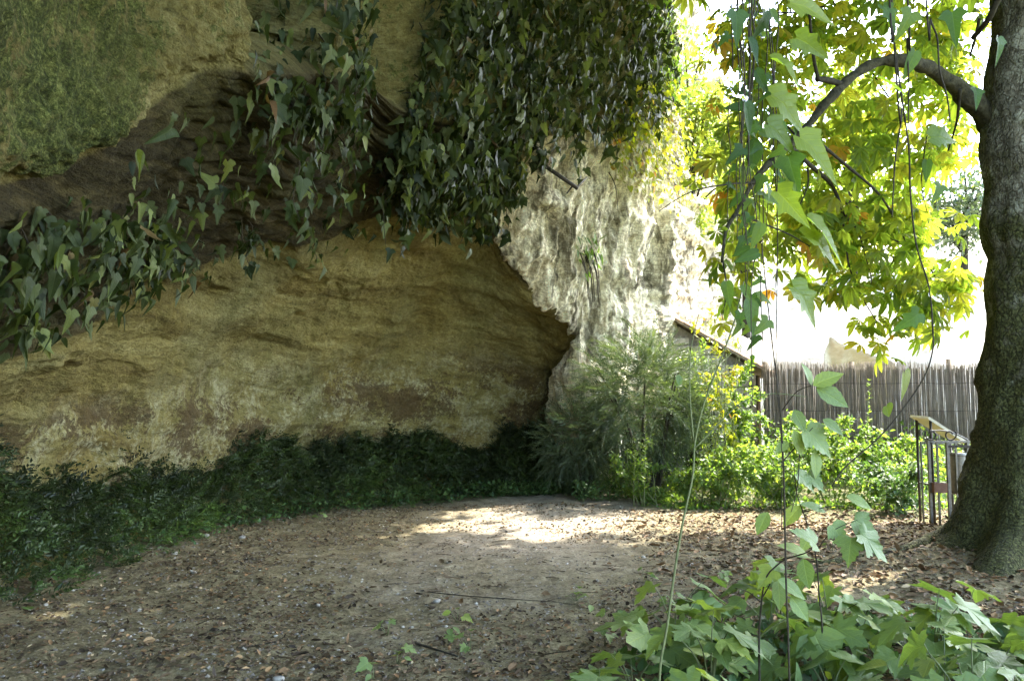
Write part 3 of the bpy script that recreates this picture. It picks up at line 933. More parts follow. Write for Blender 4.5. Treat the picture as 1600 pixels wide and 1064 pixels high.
def build_shed():
    root = thing('stone_shed', 'low rubble stone shed with sloping clay tile roof at the foot of the cliff', 'shed', (4.3, 17.3, 0))
    rg = np.random.default_rng(9)
    # mono-pitch roof sloping down to the right; verge faces the camera
    x0, x1, yf, yb = 3.25, 5.62, 17.0, 20.5
    zt = lambda x: 3.62 + (x - x0) * (2.28 - 3.62) / (x1 - x0)
    core = MB()
    V = np.array([[x0, yf + 0.12, -0.2], [5.2, yf + 0.12, -0.2], [5.2, yf + 0.12, zt(5.2) - 0.12], [x0, yf + 0.12, zt(x0) - 0.12],
                  [x0, yb, -0.2], [5.2, yb, -0.2], [5.2, yb, zt(5.2) - 0.12], [x0, yb, zt(x0) - 0.12]])
    core.add(V, [[0, 1, 2, 3], [5, 4, 7, 6], [1, 5, 6, 2], [4, 0, 3, 7], [3, 2, 6, 7]])
    wall = core.build('wall', M['mortar'], root, smooth=False)
    # rubble courses on the front
    tpl = []
    for k in range(6):
        v = np.array([[i, j, l] for i in (-.5, .5) for j in (-.5, .5) for l in (-.5, .5)], float)
        v = v * (1 + rg.normal(size=(8, 3)) * 0.07)
        F = np.array([[0, 1, 3, 2], [4, 6, 7, 5], [0, 4, 5, 1], [2, 3, 7, 6], [0, 2, 6, 4], [1, 5, 7, 3]])
        v2 = v.copy()
        tpl.append(new_mesh('stone', v2, F, M['rubble'], False))
    z = 0.0
    while z < 3.3:
        h = rg.uniform(0.16, 0.26)
        x = x0 + rg.uniform(0, 0.1)
        while x < 5.15:
            w = min(rg.uniform(0.22, 0.48), 5.2 - x)
            if w > 0.1 and z + h < zt(x + w) - 0.14:
                o = link('stone', tpl[rg.integers(6)], wall)
                o.location = (x + w / 2 - 4.3, yf + 0.06 - 17.3 + rg.uniform(-0.02, 0.02), z + h / 2)
                o.scale = (w * 0.93, 0.16, h * 0.91)
            x += w
        z += h
    # roof boards, tiles along the verge and over the plane
    ang = math.atan2(zt(x1) - zt(x0), x1 - x0)
    R = rotm((0, 1, 0), -ang)
    L = math.hypot(x1 - x0, zt(x1) - zt(x0))
    mid = np.array([(x0 + x1) / 2, (yf + yb) / 2, (zt(x0) + zt(x1)) / 2])
    roof = MB().box(mid + [0, 0, -0.05], (L, yb - yf + 0.1, 0.05), R).build('roof', M['old_wood'], root, False)
    tb = []
    nseg = 6
    for k in range(nseg + 1):
        t = math.pi * k / nseg
        tb.append((0.5 * math.cos(t), 0.36 * math.sin(t)))
    tv, tf = [], []
    for yy, sc in ((-0.5, 1.0), (0.5, 0.86)):
        for (cx, cz) in tb:
            tv.append((yy, cx * sc, cz * sc))
    for k in range(nseg):
        tf.append((k, k + 1, k + nseg + 2, k + nseg + 1))
    tile_me = new_mesh('tile', np.array(tv), np.array(tf), M['tile'], True)
    ncol, nrow = 18, 6
    for j in range(ncol):
        for i in range(nrow):
            s = -L / 2 + L * (i + 0.5) / nrow
            y = yf - 0.04 + (yb - yf) * (j + 0.5) / ncol
            p = mid + R @ np.array([s, 0, 0.0])
            o = link('tile', tile_me, roof)
            o.location = (p[0] - 4.3, y - 17.3, p[2] - 0.015 + rg.uniform(0, 0.012))
            o.scale = (-L / nrow * 1.12, (yb - yf) / ncol * 0.98, 0.16)
            o.rotation_euler = (0, -ang + rg.normal() * 0.015, rg.normal() * 0.02)
    MB().box((5.45, yf + 0.1, 1.05), (0.09, 0.09, 2.4)).build('corner_post', M['grey_wood'], root, False)
    MB().box((5.33, yf + 0.45, 1.1), (0.05, 0.5, 2.3)).build('side_board', M['old_wood'], root, False)


build_shed()


def build_lectern():
    A, B, Cc, D = at(1423, 648, 11.35), at(1452, 651, 10.7), at(1514, 691, 10.75), at(1487, 686, 11.4)
    base = np.array([(A[0] + Cc[0]) / 2, 11.0, 0.0])
    root = thing('information_lectern', 'slanted cream information board on thin dark posts beside the tree trunk', 'lectern', base)
    n = np.cross(B - A, D - A)
    n /= np.linalg.norm(n)
    if n[2] < 0:
        n = -n
    q = np.array([A, B, Cc, D])
    V = np.vstack([q, q - n * 0.035])
    F = [[0, 1, 2, 3], [7, 6, 5, 4], [0, 4, 5, 1], [1, 5, 6, 2], [2, 6, 7, 3], [3, 7, 4, 0]]
    mb = MB()
    mb.add(V, F)
    mb.build('board', M['cream'], root, False)
    c = q.mean(0)
    q2 = c + (q - c) * 0.9 + n * 0.006
    mb = MB()
    mb.add(np.vstack([q2, q2 - n * 0.004]), F)
    mb.build('panel_sheet', M['grey_wood'], root, False)
    for (p, e) in ((A, 0.10), (B, 0.05), (Cc, 0.06), (D, 0.08)):
        s = c + (p - c) * (1 - e * 2)
        MB().tube([[s[0], s[1], -0.1], [s[0], s[1], s[2] - 0.03]], 0.018, 8, smooth=False).build('post', M['iron'], root)
    s1, s2 = c + (A - c) * 0.8, c + (B - c) * 0.9
    MB().tube([[s1[0], s1[1], 0.55], [s2[0], s2[1], 0.55]], 0.012, 6, smooth=False).build('crossbar', M['iron'], root)


build_lectern()


def build_bin_stand():
    Y = 10.5
    b = at(1475, 825, Y)
    root = thing('litter_bin_stand', 'galvanised metal litter bin stand with curled scroll top and brown box', 'bin', (b[0], Y, 0))
    X = lambda px: at(px, 700, Y)[0]
    zt = 1.14
    for px, dy, r in ((1451, 0.0, 0.017), (1457, 0.30, 0.009), (1464, 0.0, 0.011), (1477, -0.05, 0.019), (1483, 0.30, 0.009), (1490, -0.05, 0.011), (1512, 0.0, 0.019)):
        x = X(px)
        MB().box((x, Y + dy, zt / 2 - 0.1), (r * 2, r * 2, zt + 0.2)).build('post', M['steel'], root, False)
    MB().box(((X(1449) + X(1515)) / 2, Y, zt + 0.012), (X(1515) - X(1449), 0.04, 0.022)).build('top_rail', M['steel'], root, False)
    MB().box(((X(1477) + X(1515)) / 2, Y - 0.05, zt - 0.05), (X(1515) - X(1477), 0.04, 0.03)).build('lower_rail', M['iron'], root, False)
    for dy in (0.30,):
        MB().box(((X(1460) + X(1515)) / 2, Y + dy, zt - 0.02), (X(1515) - X(1460), 0.03, 0.03)).build('rear_rail', M['steel'], root, False)
    for px, sgn in ((1455, 1), (1484, -1)):
        c = np.array([X(px) + 0.0, Y, zt + 0.10])
        pts = []
        for k in range(26):
            t = k / 25 * 4.2 * math.pi / 2
            r = 0.085 * (1 - 0.62 * k / 25)
            pts.append(c + [sgn * r * math.cos(t + 2.6), -0.02, r * math.sin(t + 2.6)])
        MB().tube(pts, 0.011, 6, 2).build('scroll', M['iron'], root)
    # arch that joins the scrolls
    p0, p1 = np.array([X(1452), Y - 0.02, zt + 0.15]), np.array([X(1512), Y - 0.02, zt + 0.03])
    pts = [p0 + (p1 - p0) * t + [0, 0, 0.05 * math.sin(math.pi * t)] for t in np.linspace(0, 1, 8)]
    MB().tube(pts, 0.010, 6, 2).build('arch', M['steel'], root)
    MB().box((X(1462), Y - 0.03, 0.56), (0.17, 0.12, 0.125)).build('box', M['brown_box'], root, False)
    # ribbed cylindrical bin
    cx, cy = X(1499), Y + 0.06
    bn = MB().tube([[cx, cy, 0.47], [cx, cy, 0.49], [cx, cy, 0.98], [cx, cy, 1.0]], [0.105, 0.115, 0.115, 0.12], 20, smooth=False).build('bin_body', M['bin'], root)
    for z in (0.49, 0.97):
        MB().tube([[cx + 0.122 * math.cos(t), cy + 0.122 * math.sin(t), z] for t in np.linspace(0, 2 * math.pi, 21)], 0.008, 5, 1, smooth=False).build('hoop', M['steel'], bn)


build_bin_stand()


# iron bar fixed in the pale rock
def build_bar():
    p0, p1 = at(839, 251, 12.0), at(903, 295, 12.0)
    root = thing('iron_bar', 'dark iron bar with short strut fixed against the pale rock', 'bar', at(903, 295, 12.35))
    mb = MB()
    mb.tube([p0, p1], 0.032, 8, smooth=False)
    mb.build('bar', M['iron'], root)
    MB().tube([p1 + (p0 - p1) * 0.04, at(917, 277, 13.3)], 0.014, 6, smooth=False).build('strut', M['iron'], root)
    MB().tube([p1 + (p0 - p1) * 0.12, at(886, 302, 13.2)], 0.014, 6, smooth=False).build('strut', M['iron'], root)


build_bar()


# ------------------------------------------------------------------ the chestnut tree
def build_tree():
    base = np.array([5.88, 8.95, 0.0])
    root = thing('chestnut_tree', 'large mossy chestnut tree with arching limb and yellow green palmate leaves', 'tree', base)
    nz, na = 130, 72
    zs = np.concatenate([np.linspace(-0.15, 1.6, 60, endpoint=False), np.linspace(1.6, 11.5, nz - 60)])
    an = np.arange(na) * 2 * np.pi / na
    Zs, An = np.meshgrid(zs, an, indexing='ij')
    # left edge of the trunk in the photograph sets the outline
    py = [1000, 860, 830, 780, 740, 700, 600, 500, 400, 350, 300, 200, 120, 0, -700]
    ed = [1428, 1462, 1485, 1511, 1522, 1529, 1540, 1544, 1550, 1540, 1542, 1534, 1545, 1562, 1585]
    zz = [at(e, p, 8.95)[2] for p, e in zip(py, ed)]
    xx = [at(e, p, 8.95)[0] for p, e in zip(py, ed)]
    o = np.argsort(zz)
    left = np.interp(Zs, np.array(zz)[o], np.array(xx)[o])
    cx = 5.88 + 0.012 * Zs
    r0 = np.clip(cx - left, 0.3, 1.4)
    rb = 0.50 - 0.012 * np.clip(Zs, 0, 12)          # plain bole
    wl = np.clip(np.cos(An - np.pi), 0, 1) ** 1.5
    r = rb * (1 - wl) + r0 * wl
    # buttress roots
    fl = np.exp(-np.clip(Zs, 0, 9) / 0.42)
    but = np.zeros_like(An)
    for a, w, s in ((math.pi * 1.02, 0.28, 0.15), (math.pi * 1.24, 0.22, 1.25), (math.pi * 1.42, 0.2, 0.8), (math.pi * 0.72, 0.25, 0.45), (-0.35, 0.3, 0.6), (0.9, 0.3, 0.5), (-1.2, 0.26, 0.6)):
        dd = np.angle(np.exp(1j * (An - a)))
        but += s * np.exp(-(dd / w) ** 2)
    r = r + fl * but * 0.75
    P = np.stack([cx + r * np.cos(An), 8.95 + r * np.sin(An), Zs], -1)
    nd = 0.045 * fbm(P, 1.6, 3, 81) + 0.030 * fbm(P * [1, 1, 0.5], 5.0, 4, 82) + 0.012 * fbm(P, 16, 3, 83)
    P[..., 0] += np.cos(An) * nd
    P[..., 1] += np.sin(An) * nd
    i, j = np.meshgrid(np.arange(nz - 1), np.arange(na), indexing='ij')
    F = np.stack([i * na + j, i * na + (j + 1) % na, (i + 1) * na + (j + 1) % na, (i + 1) * na + j], -1).reshape(-1, 4)
    mossa = 0.80 * np.clip(np.cos(An - math.pi * 1.10) * 1.2, 0, 1) * sstep(7.0, 0.4, Zs) + 0.34 * sstep(1.6, 0.1, Zs)
    tr = link('trunk', new_mesh('trunk', P.reshape(-1, 3) - base, F, M['bark'], True, {'tint': mossa.ravel()}), root)
    # surface roots
    for pts, rad in ((((1545, 812), (1500, 838), (1465, 850), (1425, 858), (1380, 863), (1330, 868)), (0.22, 0.13, 0.085, 0.06, 0.045, 0.02)),
                     (((1330, 868), (1290, 874), (1250, 872), (1205, 886)), (0.03, 0.045, 0.04, 0.015))):
        Q = []
        for k, ((x, y), rr) in enumerate(zip(pts, rad)):
            g = ground_at(x, y, 0.04)
            g[2] = float(gz(g[0], g[1])) - rr * (0.30 if k else -0.2) + 0.004
            Q.append(g)
        MB().tube(Q, rad, 16, 8, a=0.55, wob=0.2).build('root', M['bark'], root)
    # the arching limb and its branches
    def br(pts, r0, r1, name='branch', wob=0.12, par=root, sides=8):
        Q = [at(*p) for p in pts]
        rad = np.linspace(r0, r1, len(Q))
        return MB().tube(Q, rad, sides, 5, a=0.1, wob=wob).build(name, M['branch'], par), Q
    limb = []
    lp = [(1600, 225, 9.2), (1545, 182, 9.02), (1500, 142, 8.85), (1460, 112, 8.65), (1425, 98, 8.4), (1385, 95, 8.35), (1345, 110, 8.3), (1305, 145, 8.2), (1272, 185, 8.2),
          (1245, 215, 8.2), (1210, 248, 8.2), (1180, 280, 8.2), (1155, 325, 8.2), (1135, 360, 8.2), (1128, 410, 8.1)]
    lr = [0.20, 0.155, 0.100, 0.078, 0.068, 0.062, 0.056, 0.050, 0.045, 0.038, 0.032, 0.028, 0.024, 0.019, 0.012]
    MB().tube([at(*p) for p in lp], lr, 14, 8, a=0.35, wob=0.3).build('limb', M['limb'], root)
    side = [
        ([(1318, 133, 8.25), (1295, 126, 8.1), (1276, 124, 8.0)], 0.035, 0.028), ([(1279, 126, 8.0), (1272, 95, 7.9), (1268, 60, 7.8), (1264, 10, 7.7), (1260, -60, 7.6)], 0.02, 0.012),
        ([(1258, 205, 8.2), (1290, 232, 8.4), (1330, 265, 8.7), (1370, 300, 9.2), (1400, 345, 9.6), (1420, 390, 9.8)], 0.022, 0.010),
        ([(1232, 228, 8.2), (1270, 262, 8.6), (1300, 290, 9.0), (1320, 335, 9.2), (1345, 360, 9.4), (1390, 372, 9.6), (1430, 392, 9.8)], 0.028, 0.010),
        ([(1315, 330, 9.2), (1320, 365, 9.3), (1328, 420, 9.4), (1350, 470, 9.6), (1385, 525, 9.8)], 0.014, 0.006),
        ([(1340, 355, 9.4), (1352, 400, 9.4), (1362, 440, 9.5), (1350, 450, 9.5)], 0.009, 0.004),
        ([(1262, 262, 8.6), (1262, 290, 8.6), (1250, 320, 8.6)], 0.012, 0.006), ([(1190, 285, 8.2), (1140, 288, 8.0), (1080, 300, 7.8), (1030, 330, 7.7)], 0.012, 0.004),
        ([(1150, 335, 8.2), (1180, 345, 8.4), (1230, 365, 8.8), (1265, 385, 9.1)], 0.014, 0.006), ([(1420, 385, 9.8), (1450, 415, 10.0), (1480, 460, 10.2), (1520, 490, 10.2)], 0.010, 0.005),
        ([(1520, 60, 8.7), (1545, 30, 8.4), (1560, 0, 8.3), (1590, -40, 8.2)], 0.03, 0.04), ([(1515, 90, 8.9), (1525, 55, 8.8), (1530, 30, 8.7)], 0.012, 0.02),
        ([(1300, 0, 10.5), (1330, 60, 10.6), (1380, 140, 10.8), (1420, 190, 11)], 0.02, 0.008), ([(1180, 20, 9.6), (1240, 20, 9.2), (1290, 10, 9.0)], 0.010, 0.008),
        ([(1128, 400, 8.1), (1135, 450, 8.0), (1128, 500, 8.0)], 0.010, 0.004), ([(1245, 215, 8.2), (1225, 195, 8.4), (1190, 190, 8.6), (1150, 215, 8.8)], 0.012, 0.004),
        ([(1450, 200, 9.4), (1440, 280, 9.5), (1448, 330, 9.5)], 0.008, 0.004), ([(1500, 140, 8.6), (1495, 190, 8.9), (1480, 240, 9.3)], 0.02, 0.008),
    ]
    for pts, r0, r1 in side:
        br(pts, r0, r1)
    # boughs high over the path that carry the shading crown and the hanging vines
    hi = [[(5.9, 8.95, 7.2), (5.2, 8.0, 8.0), (3.8, 6.4, 8.2), (2.2, 4.6, 7.4), (1.0, 3.2, 6.3), (0.2, 2.4, 5.8)],
          [(5.9, 8.95, 8.4), (5.2, 10.4, 9.6), (4.4, 12.2, 10.0), (3.5, 13.8, 9.8)], [(5.9, 8.95, 9.0), (7.2, 10.4, 10.4), (8.6, 12.2, 11.0), (9.5, 14.0, 11.0)],
          [(5.9, 8.95, 9.6), (7.4, 8.4, 11.0), (9.4, 7.8, 11.6)], [(5.9, 8.95, 10.2), (4.8, 8.4, 11.6), (3.4, 8.6, 12.2)], [(5.9, 8.95, 6.8), (6.4, 10.6, 7.6), (6.9, 12.4, 7.9), (7.2, 14.2, 7.6)]]
    for k, pts in enumerate(hi):
        MB().tube(pts, np.linspace(0.17, 0.035, len(pts)), 10, 6, a=0.1, wob=0.15, seed=k).build('bough', M['branch'], root)
    # ---- leaves
    rg = np.random.default_rng(21)
    T7 = [chestnut_leaf(7, 1, 0.35), chestnut_leaf(5, 2, 0.5), chestnut_leaf(7, 3, 0.8), chestnut_leaf(6, 4, 0.2)]
    cand = []
    # leaf fans spread through the part of the crown that hangs into view: (px, py, spread px, depth, spread depth, count)
    blobs = [(1290, 40, 120, 60, 10.2, 1.2, 120), (1440, 40, 70, 50, 10.0, 1.0, 70), (1400, 190, 90, 60, 10.0, 0.9, 90), (1300, 230, 90, 55, 9.6, 0.9, 80), (1200, 90, 70, 60, 10.2, 0.8, 50),
             (1460, 250, 50, 45, 10.0, 0.8, 40), (1340, 330, 90, 50, 9.6, 0.8, 90), (1250, 350, 80, 50, 9.6, 0.8, 60), (1420, 370, 70, 50, 9.8, 0.7, 70), (1340, 430, 80, 40, 9.6, 0.6, 70), (1450, 470, 60, 40, 10.0, 0.6, 60),
             (1390, 515, 40, 28, 9.8, 0.5, 26), (1500, 440, 30, 40, 10.2, 0.5, 22), (1140, 260, 45, 60, 8.8, 0.7, 30), (1130, 420, 35, 60, 8.4, 0.5, 26), (1190, 180, 60, 50, 9.2, 0.8, 36), (1240, -60, 180, 50, 10.5, 1.2, 90), (1500, -40, 80, 60, 10, 1.2, 60), (1330, 140, 150, 90, 11.4, 0.9, 160), (1440, 330, 80, 90, 11.2, 0.7, 60), (1260, 290, 90, 80, 10.8, 0.7, 80), (1180, 60, 80, 70, 11.0, 0.8, 50), (1480, 130, 45, 60, 10.6, 0.8, 70), (1470, 60, 60, 60, 12.0, 0.8, 70), (1400, 260, 120, 90, 12.4, 0.7, 110), (1300, 400, 90, 60, 11.6, 0.7, 60), (1490, 210, 35, 30, 11.6, 0.6, 26)]
    for cx_, cy_, sx, sy, d, sd, cnt in blobs:
        for _ in range(cnt):
            px, py = rg.normal(cx_, sx * 0.62), rg.normal(cy_, sy * 0.62)
            if px > 1545 and py > 120:
                continue
            if 1455 < px < 1545 and 255 < py < 400 and rg.uniform() < 0.8:
                continue
            if py > 560 or px < 1065:
                continue
            cand.append((at(px, py, d + rg.normal() * sd * 0.6), px, py))
    rg.shuffle(cand)
    P = np.array([c[0] for c in cand])
    n = len(P)
    yaw = rg.uniform(0, 2 * np.pi, n)
    tilt = rg.normal(-0.45, 0.30, n)
    fwd = np.stack([np.cos(yaw) * np.cos(tilt), np.sin(yaw) * np.cos(tilt), np.sin(tilt)], -1)
    nr = np.array([0.10, -0.25, 1.0]) + rg.normal(size=(n, 3)) * 0.30
    R = frames(fwd, nr)
    sc = rg.uniform(0.28, 0.45, n)
    tint = rg.uniform(0, 1, n)
    meshes = [new_mesh('leaf', v, f, M['chestnut'], False) for v, f in T7]
    vis = [k for k in range(n) if 1060 < cand[k][1] < 1545 and -5 < cand[k][2] < 565]
    single = set(vis[:300])
    for k in vis[:300]:
        o = link('leaf', meshes[k % 4], root)
        m = Matrix(R[k].tolist()).to_4x4()
        o.matrix_basis = Matrix.Translation(Vector(P[k] - base)) @ m @ Matrix.Scale(float(sc[k]), 4)
    # the rest of the crown: the same leaf fans in a mass, in view and high over the path
    rest = [k for k in range(n) if k not in single]
    Vs, Fs, Ts, off = [], [], [], 0

    def addmass(P_, R_, s_, t_, tp):
        nonlocal off
        v, f, tt = merge(tp[0], tp[1], P_, R_, s_, t_)
        Vs.append(v)
        Fs.append(f + off)
        Ts.append(tt)
        off += len(v)
    rest = np.array(rest)
    for q in range(4):
        s = rest[q::4]
        addmass(P[s], R[s], sc[s], tint[s], T7[q])
    CH = [cheap_fan(5, 1), cheap_fan(6, 2), cheap_fan(5, 3)]
    shade_lobes = []
    for pts in hi[:]:
        for t in np.linspace(0.5, 1, 4):
            if pts[-1][1] > 9:
                break
            c = crom(np.array(pts), np.array([t * (len(pts) - 1)]))[0]
            shade_lobes.append((c + rg.normal(size=3) * [0.6, 0.6, 0.4], 1.3))
    # unseen crown clumps, added along the sun's way to shade the floor
    sx, sy = SUN_TO.x / SUN_TO.z, SUN_TO.y / SUN_TO.z
    for gx in np.arange(-7.5, 7.5, 0.95):
        for gy in np.arange(-4.0, 12.2, 0.95):
            x_, y_ = gx + rg.normal() * 0.25, gy + rg.normal() * 0.25
            if 0.6 < x_ < 4.2 and 6.6 < y_ < 9.4:
                continue
            if y_ > 9.5 and x_ > -1.6:
                continue
            z_ = rg.uniform(9.2, 12.2)
            shade_lobes.append((np.array([x_ + sx * z_, y_ + sy * z_, z_]), 1.25))
    for c, rad in shade_lobes:
        m = 84 if c[0] - sx * c[2] < 0.5 else 60
        q = c + unit(m, rg) * rad * rg.uniform(0.35, 1, (m, 1)) * [1.1, 1.1, 0.6]
        u, w = project(q)
        keep = (w < -25) | (u < 300) | (u > 1640)
        q = q[keep]
        m = len(q)
        if not m:
            continue
        yaw = rg.uniform(0, 2 * np.pi, m)
        tl = rg.normal(-0.4, 0.3, m)
        fw = np.stack([np.cos(yaw) * np.cos(tl), np.sin(yaw) * np.cos(tl), np.sin(tl)], -1)
        addmass(q, frames(fw, np.array([0, 0, 1.0]) + rg.normal(size=(m, 3)) * 0.3), rg.uniform(0.42, 0.66, m), rg.uniform(0, 1, m), CH[rg.integers(3)])
    me = new_mesh('crown', np.vstack(Vs) - base, np.vstack(Fs), M['chestnut_mass'], False, {'tint': np.concatenate(Ts)})
    link('crown', me, root)['kind'] = 'stuff'


build_tree()


# ------------------------------------------------------------------ ivy
def inpoly(px, py, poly):
    poly = np.asarray(poly, float)
    r = np.zeros(px.shape, bool)
    j = len(poly) - 1
    for i in range(len(poly)):
        xi, yi = poly[i]
        xj, yj = poly[j]
        c = ((yi > py) != (yj > py)) & (px < (xj - xi) * (py - yi) / (yj - yi + 1e-12) + xi)
        r ^= c
        j = i
    return r


IVY_T = [IVY_A, IVY_B, IVY_C, fan_leaf([(0.08, -0.05), (0.2, 0.03), (0.3, 0.12), (0.2, 0.28), (0.16, 0.5), (0.08, 0.8), (0.0, 1.0)], 0.28, 1.3, 0.55, 0.05),
         fan_leaf([(0.14, -0.12), (0.34, -0.04), (0.46, 0.12), (0.27, 0.24), (0.24, 0.42), (0.12, 0.72), (0.0, 1.0)], 0.24, 0.15, -0.25, 0.06)]
IVY_ME = [new_mesh('leaf', v, f, M['ivy'], True) for v, f in IVY_T]


def ivy_leaves(P, N, rg, lo, hi, spread=0.35):
    n = len(P)
    fwd = np.array([0, 0, -1.0]) + rg.normal(size=(n, 3)) * [spread, spread, 0.3] * rg.choice([0.6, 1.0, 2.2], (n, 1), p=(0.45, 0.4, 0.15))
    h = N * [1, 1, 0.15] + rg.normal(size=(n, 3)) * 0.75
    return frames(fwd, h), rg.uniform(lo, hi, n)


def ivy_on_rock(name, label, poly, n_single, n_mass, size, seed, out=(0.03, 0.22), stems=20, levmin=3.0, strand=1.0, cluster=None):
    rg = np.random.default_rng(seed)
    ok = inpoly(RPX, RPY, poly) & (ROCKL > levmin) & (ROCKL < 7.5)
    ii, jj = np.nonzero(ok)
    if cluster is not None:
        w = sstep(cluster - 0.15, cluster + 0.35, fbm(ROCK[ii, jj], 1.1, 3, seed + 100) + 0.25)
    else:
        w = np.ones(len(ii))
    # even out by visible area: weight with the cell size seen from the front
    cell = np.linalg.norm(np.gradient(ROCK, axis=0)[ii, jj], axis=1) * np.linalg.norm(np.gradient(ROCK, axis=1)[ii, jj], axis=1)
    w = w * cell
    w /= w.sum()
    n_st = stems
    pick = rg.choice(len(ii), n_st, p=w)
    base = ROCK[ii[pick], jj[pick]].mean(0)
    root = thing(name, label, 'ivy', base)
    Pl, Nl = [], []
    for k in range(n_st):
        p, nn = ROCK[ii[pick[k]], jj[pick[k]]], ROCKN[ii[pick[k]], jj[pick[k]]]
        ln = rg.uniform(0.3, 1.1) * strand
        q = [p - nn * 0.05]
        d = np.array([0, 0, 0.0])
        m = 6
        for s in range(1, m + 1):
            q.append(p + nn * (0.05 + 0.05 * s / m) + np.array([0, 0, -ln * s / m]) + rg.normal(size=3) * 0.03)
        MB().tube(q, np.linspace(0.007, 0.003, len(q)), 5, 3).build('stem', M['vine'], root)
        for s in range(1, m + 1):
            for _ in range(2):
                Pl.append(q[s] + rg.normal(size=3) * 0.04)
                Nl.append(nn)
    need = n_single + n_mass - len(Pl)
    if need > 0:
        pk = rg.choice(len(ii), need, p=w)
        nn = ROCKN[ii[pk], jj[pk]]
        off = rg.uniform(out[0], out[1], (need, 1)) * nn + rg.normal(size=(need, 3)) * 0.05
        off[:, 2] -= rg.uniform(0, 0.12, need)
        Pl += list(ROCK[ii[pk], jj[pk]] + off)
        Nl += list(nn)
    P, N = np.array(Pl), np.array(Nl)
    R, sc = ivy_leaves(P, N, rg, *size)
    # the leaves that stand out most are single parts
    front = np.argsort(-(sc + rg.uniform(0, 0.05, len(sc)) - 0.01 * P[:, 1]))
    for k in front[:n_single]:
        o = link('leaf', IVY_ME[rg.choice(5, p=(0.24, 0.22, 0.18, 0.22, 0.14))], root)
        o.matrix_basis = Matrix.Translation(Vector(P[k] - base)) @ Matrix(R[k].tolist()).to_4x4() @ Matrix.Scale(float(sc[k]), 4)
    rest = front[n_single:]
    if len(rest):
        Vs, Fs, Ts, off = [], [], [], 0
        for q in range(5):
            s = rest[q::5]
            v, f, tt = merge(IVY_T[q][0], IVY_T[q][1], P[s], R[s], sc[s], rg.uniform(0, 1, len(s)))
            Vs.append(v)
            Fs.append(f + off)
            Ts.append(tt)
            off += len(v)
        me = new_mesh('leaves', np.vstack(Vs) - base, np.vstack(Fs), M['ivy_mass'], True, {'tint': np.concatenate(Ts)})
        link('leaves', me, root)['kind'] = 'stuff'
    return root


ivy_on_rock('ivy', 'drooping ivy along the low left lip of the bedded ceiling', [(-30, 350), (120, 265), (250, 330), (300, 385), (240, 425), (130, 465), (60, 500), (-30, 520)], 250, 260, (0.07, 0.19), 1, stems=8, cluster=-0.9, levmin=3.0, strand=0.4)
ivy_on_rock('ivy', 'scattered ivy hanging from the dark ceiling under the mossy boulder', [(110, 240), (330, 130), (420, 130), (560, 180), (660, 260), (760, 330), (600, 350), (480, 395), (330, 410), (230, 440)], 190, 130, (0.08, 0.19), 2, stems=7, cluster=-0.8, levmin=3.05, strand=0.6)
ivy_on_rock('ivy', 'pale leaved ivy hanging in the cleft between mossy boulder and tan rock', [(390, -30), (560, -30), (550, 160), (500, 190), (430, 150), (345, 130), (390, 60)], 150, 300, (0.10, 0.22), 3, stems=10, levmin=3.5)
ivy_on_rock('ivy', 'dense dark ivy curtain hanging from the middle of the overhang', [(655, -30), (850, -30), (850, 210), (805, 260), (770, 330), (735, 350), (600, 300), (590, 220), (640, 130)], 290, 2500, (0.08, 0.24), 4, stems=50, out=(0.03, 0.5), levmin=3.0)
ivy_on_rock('ivy', 'ivy curtain at the right end of the overhang above the pale rock', [(850, -30), (1015, -30), (1030, 120), (1000, 195), (930, 200), (850, 205)], 230, 1900, (0.09, 0.25), 5, stems=30, out=(0.03, 0.55), levmin=3.5)


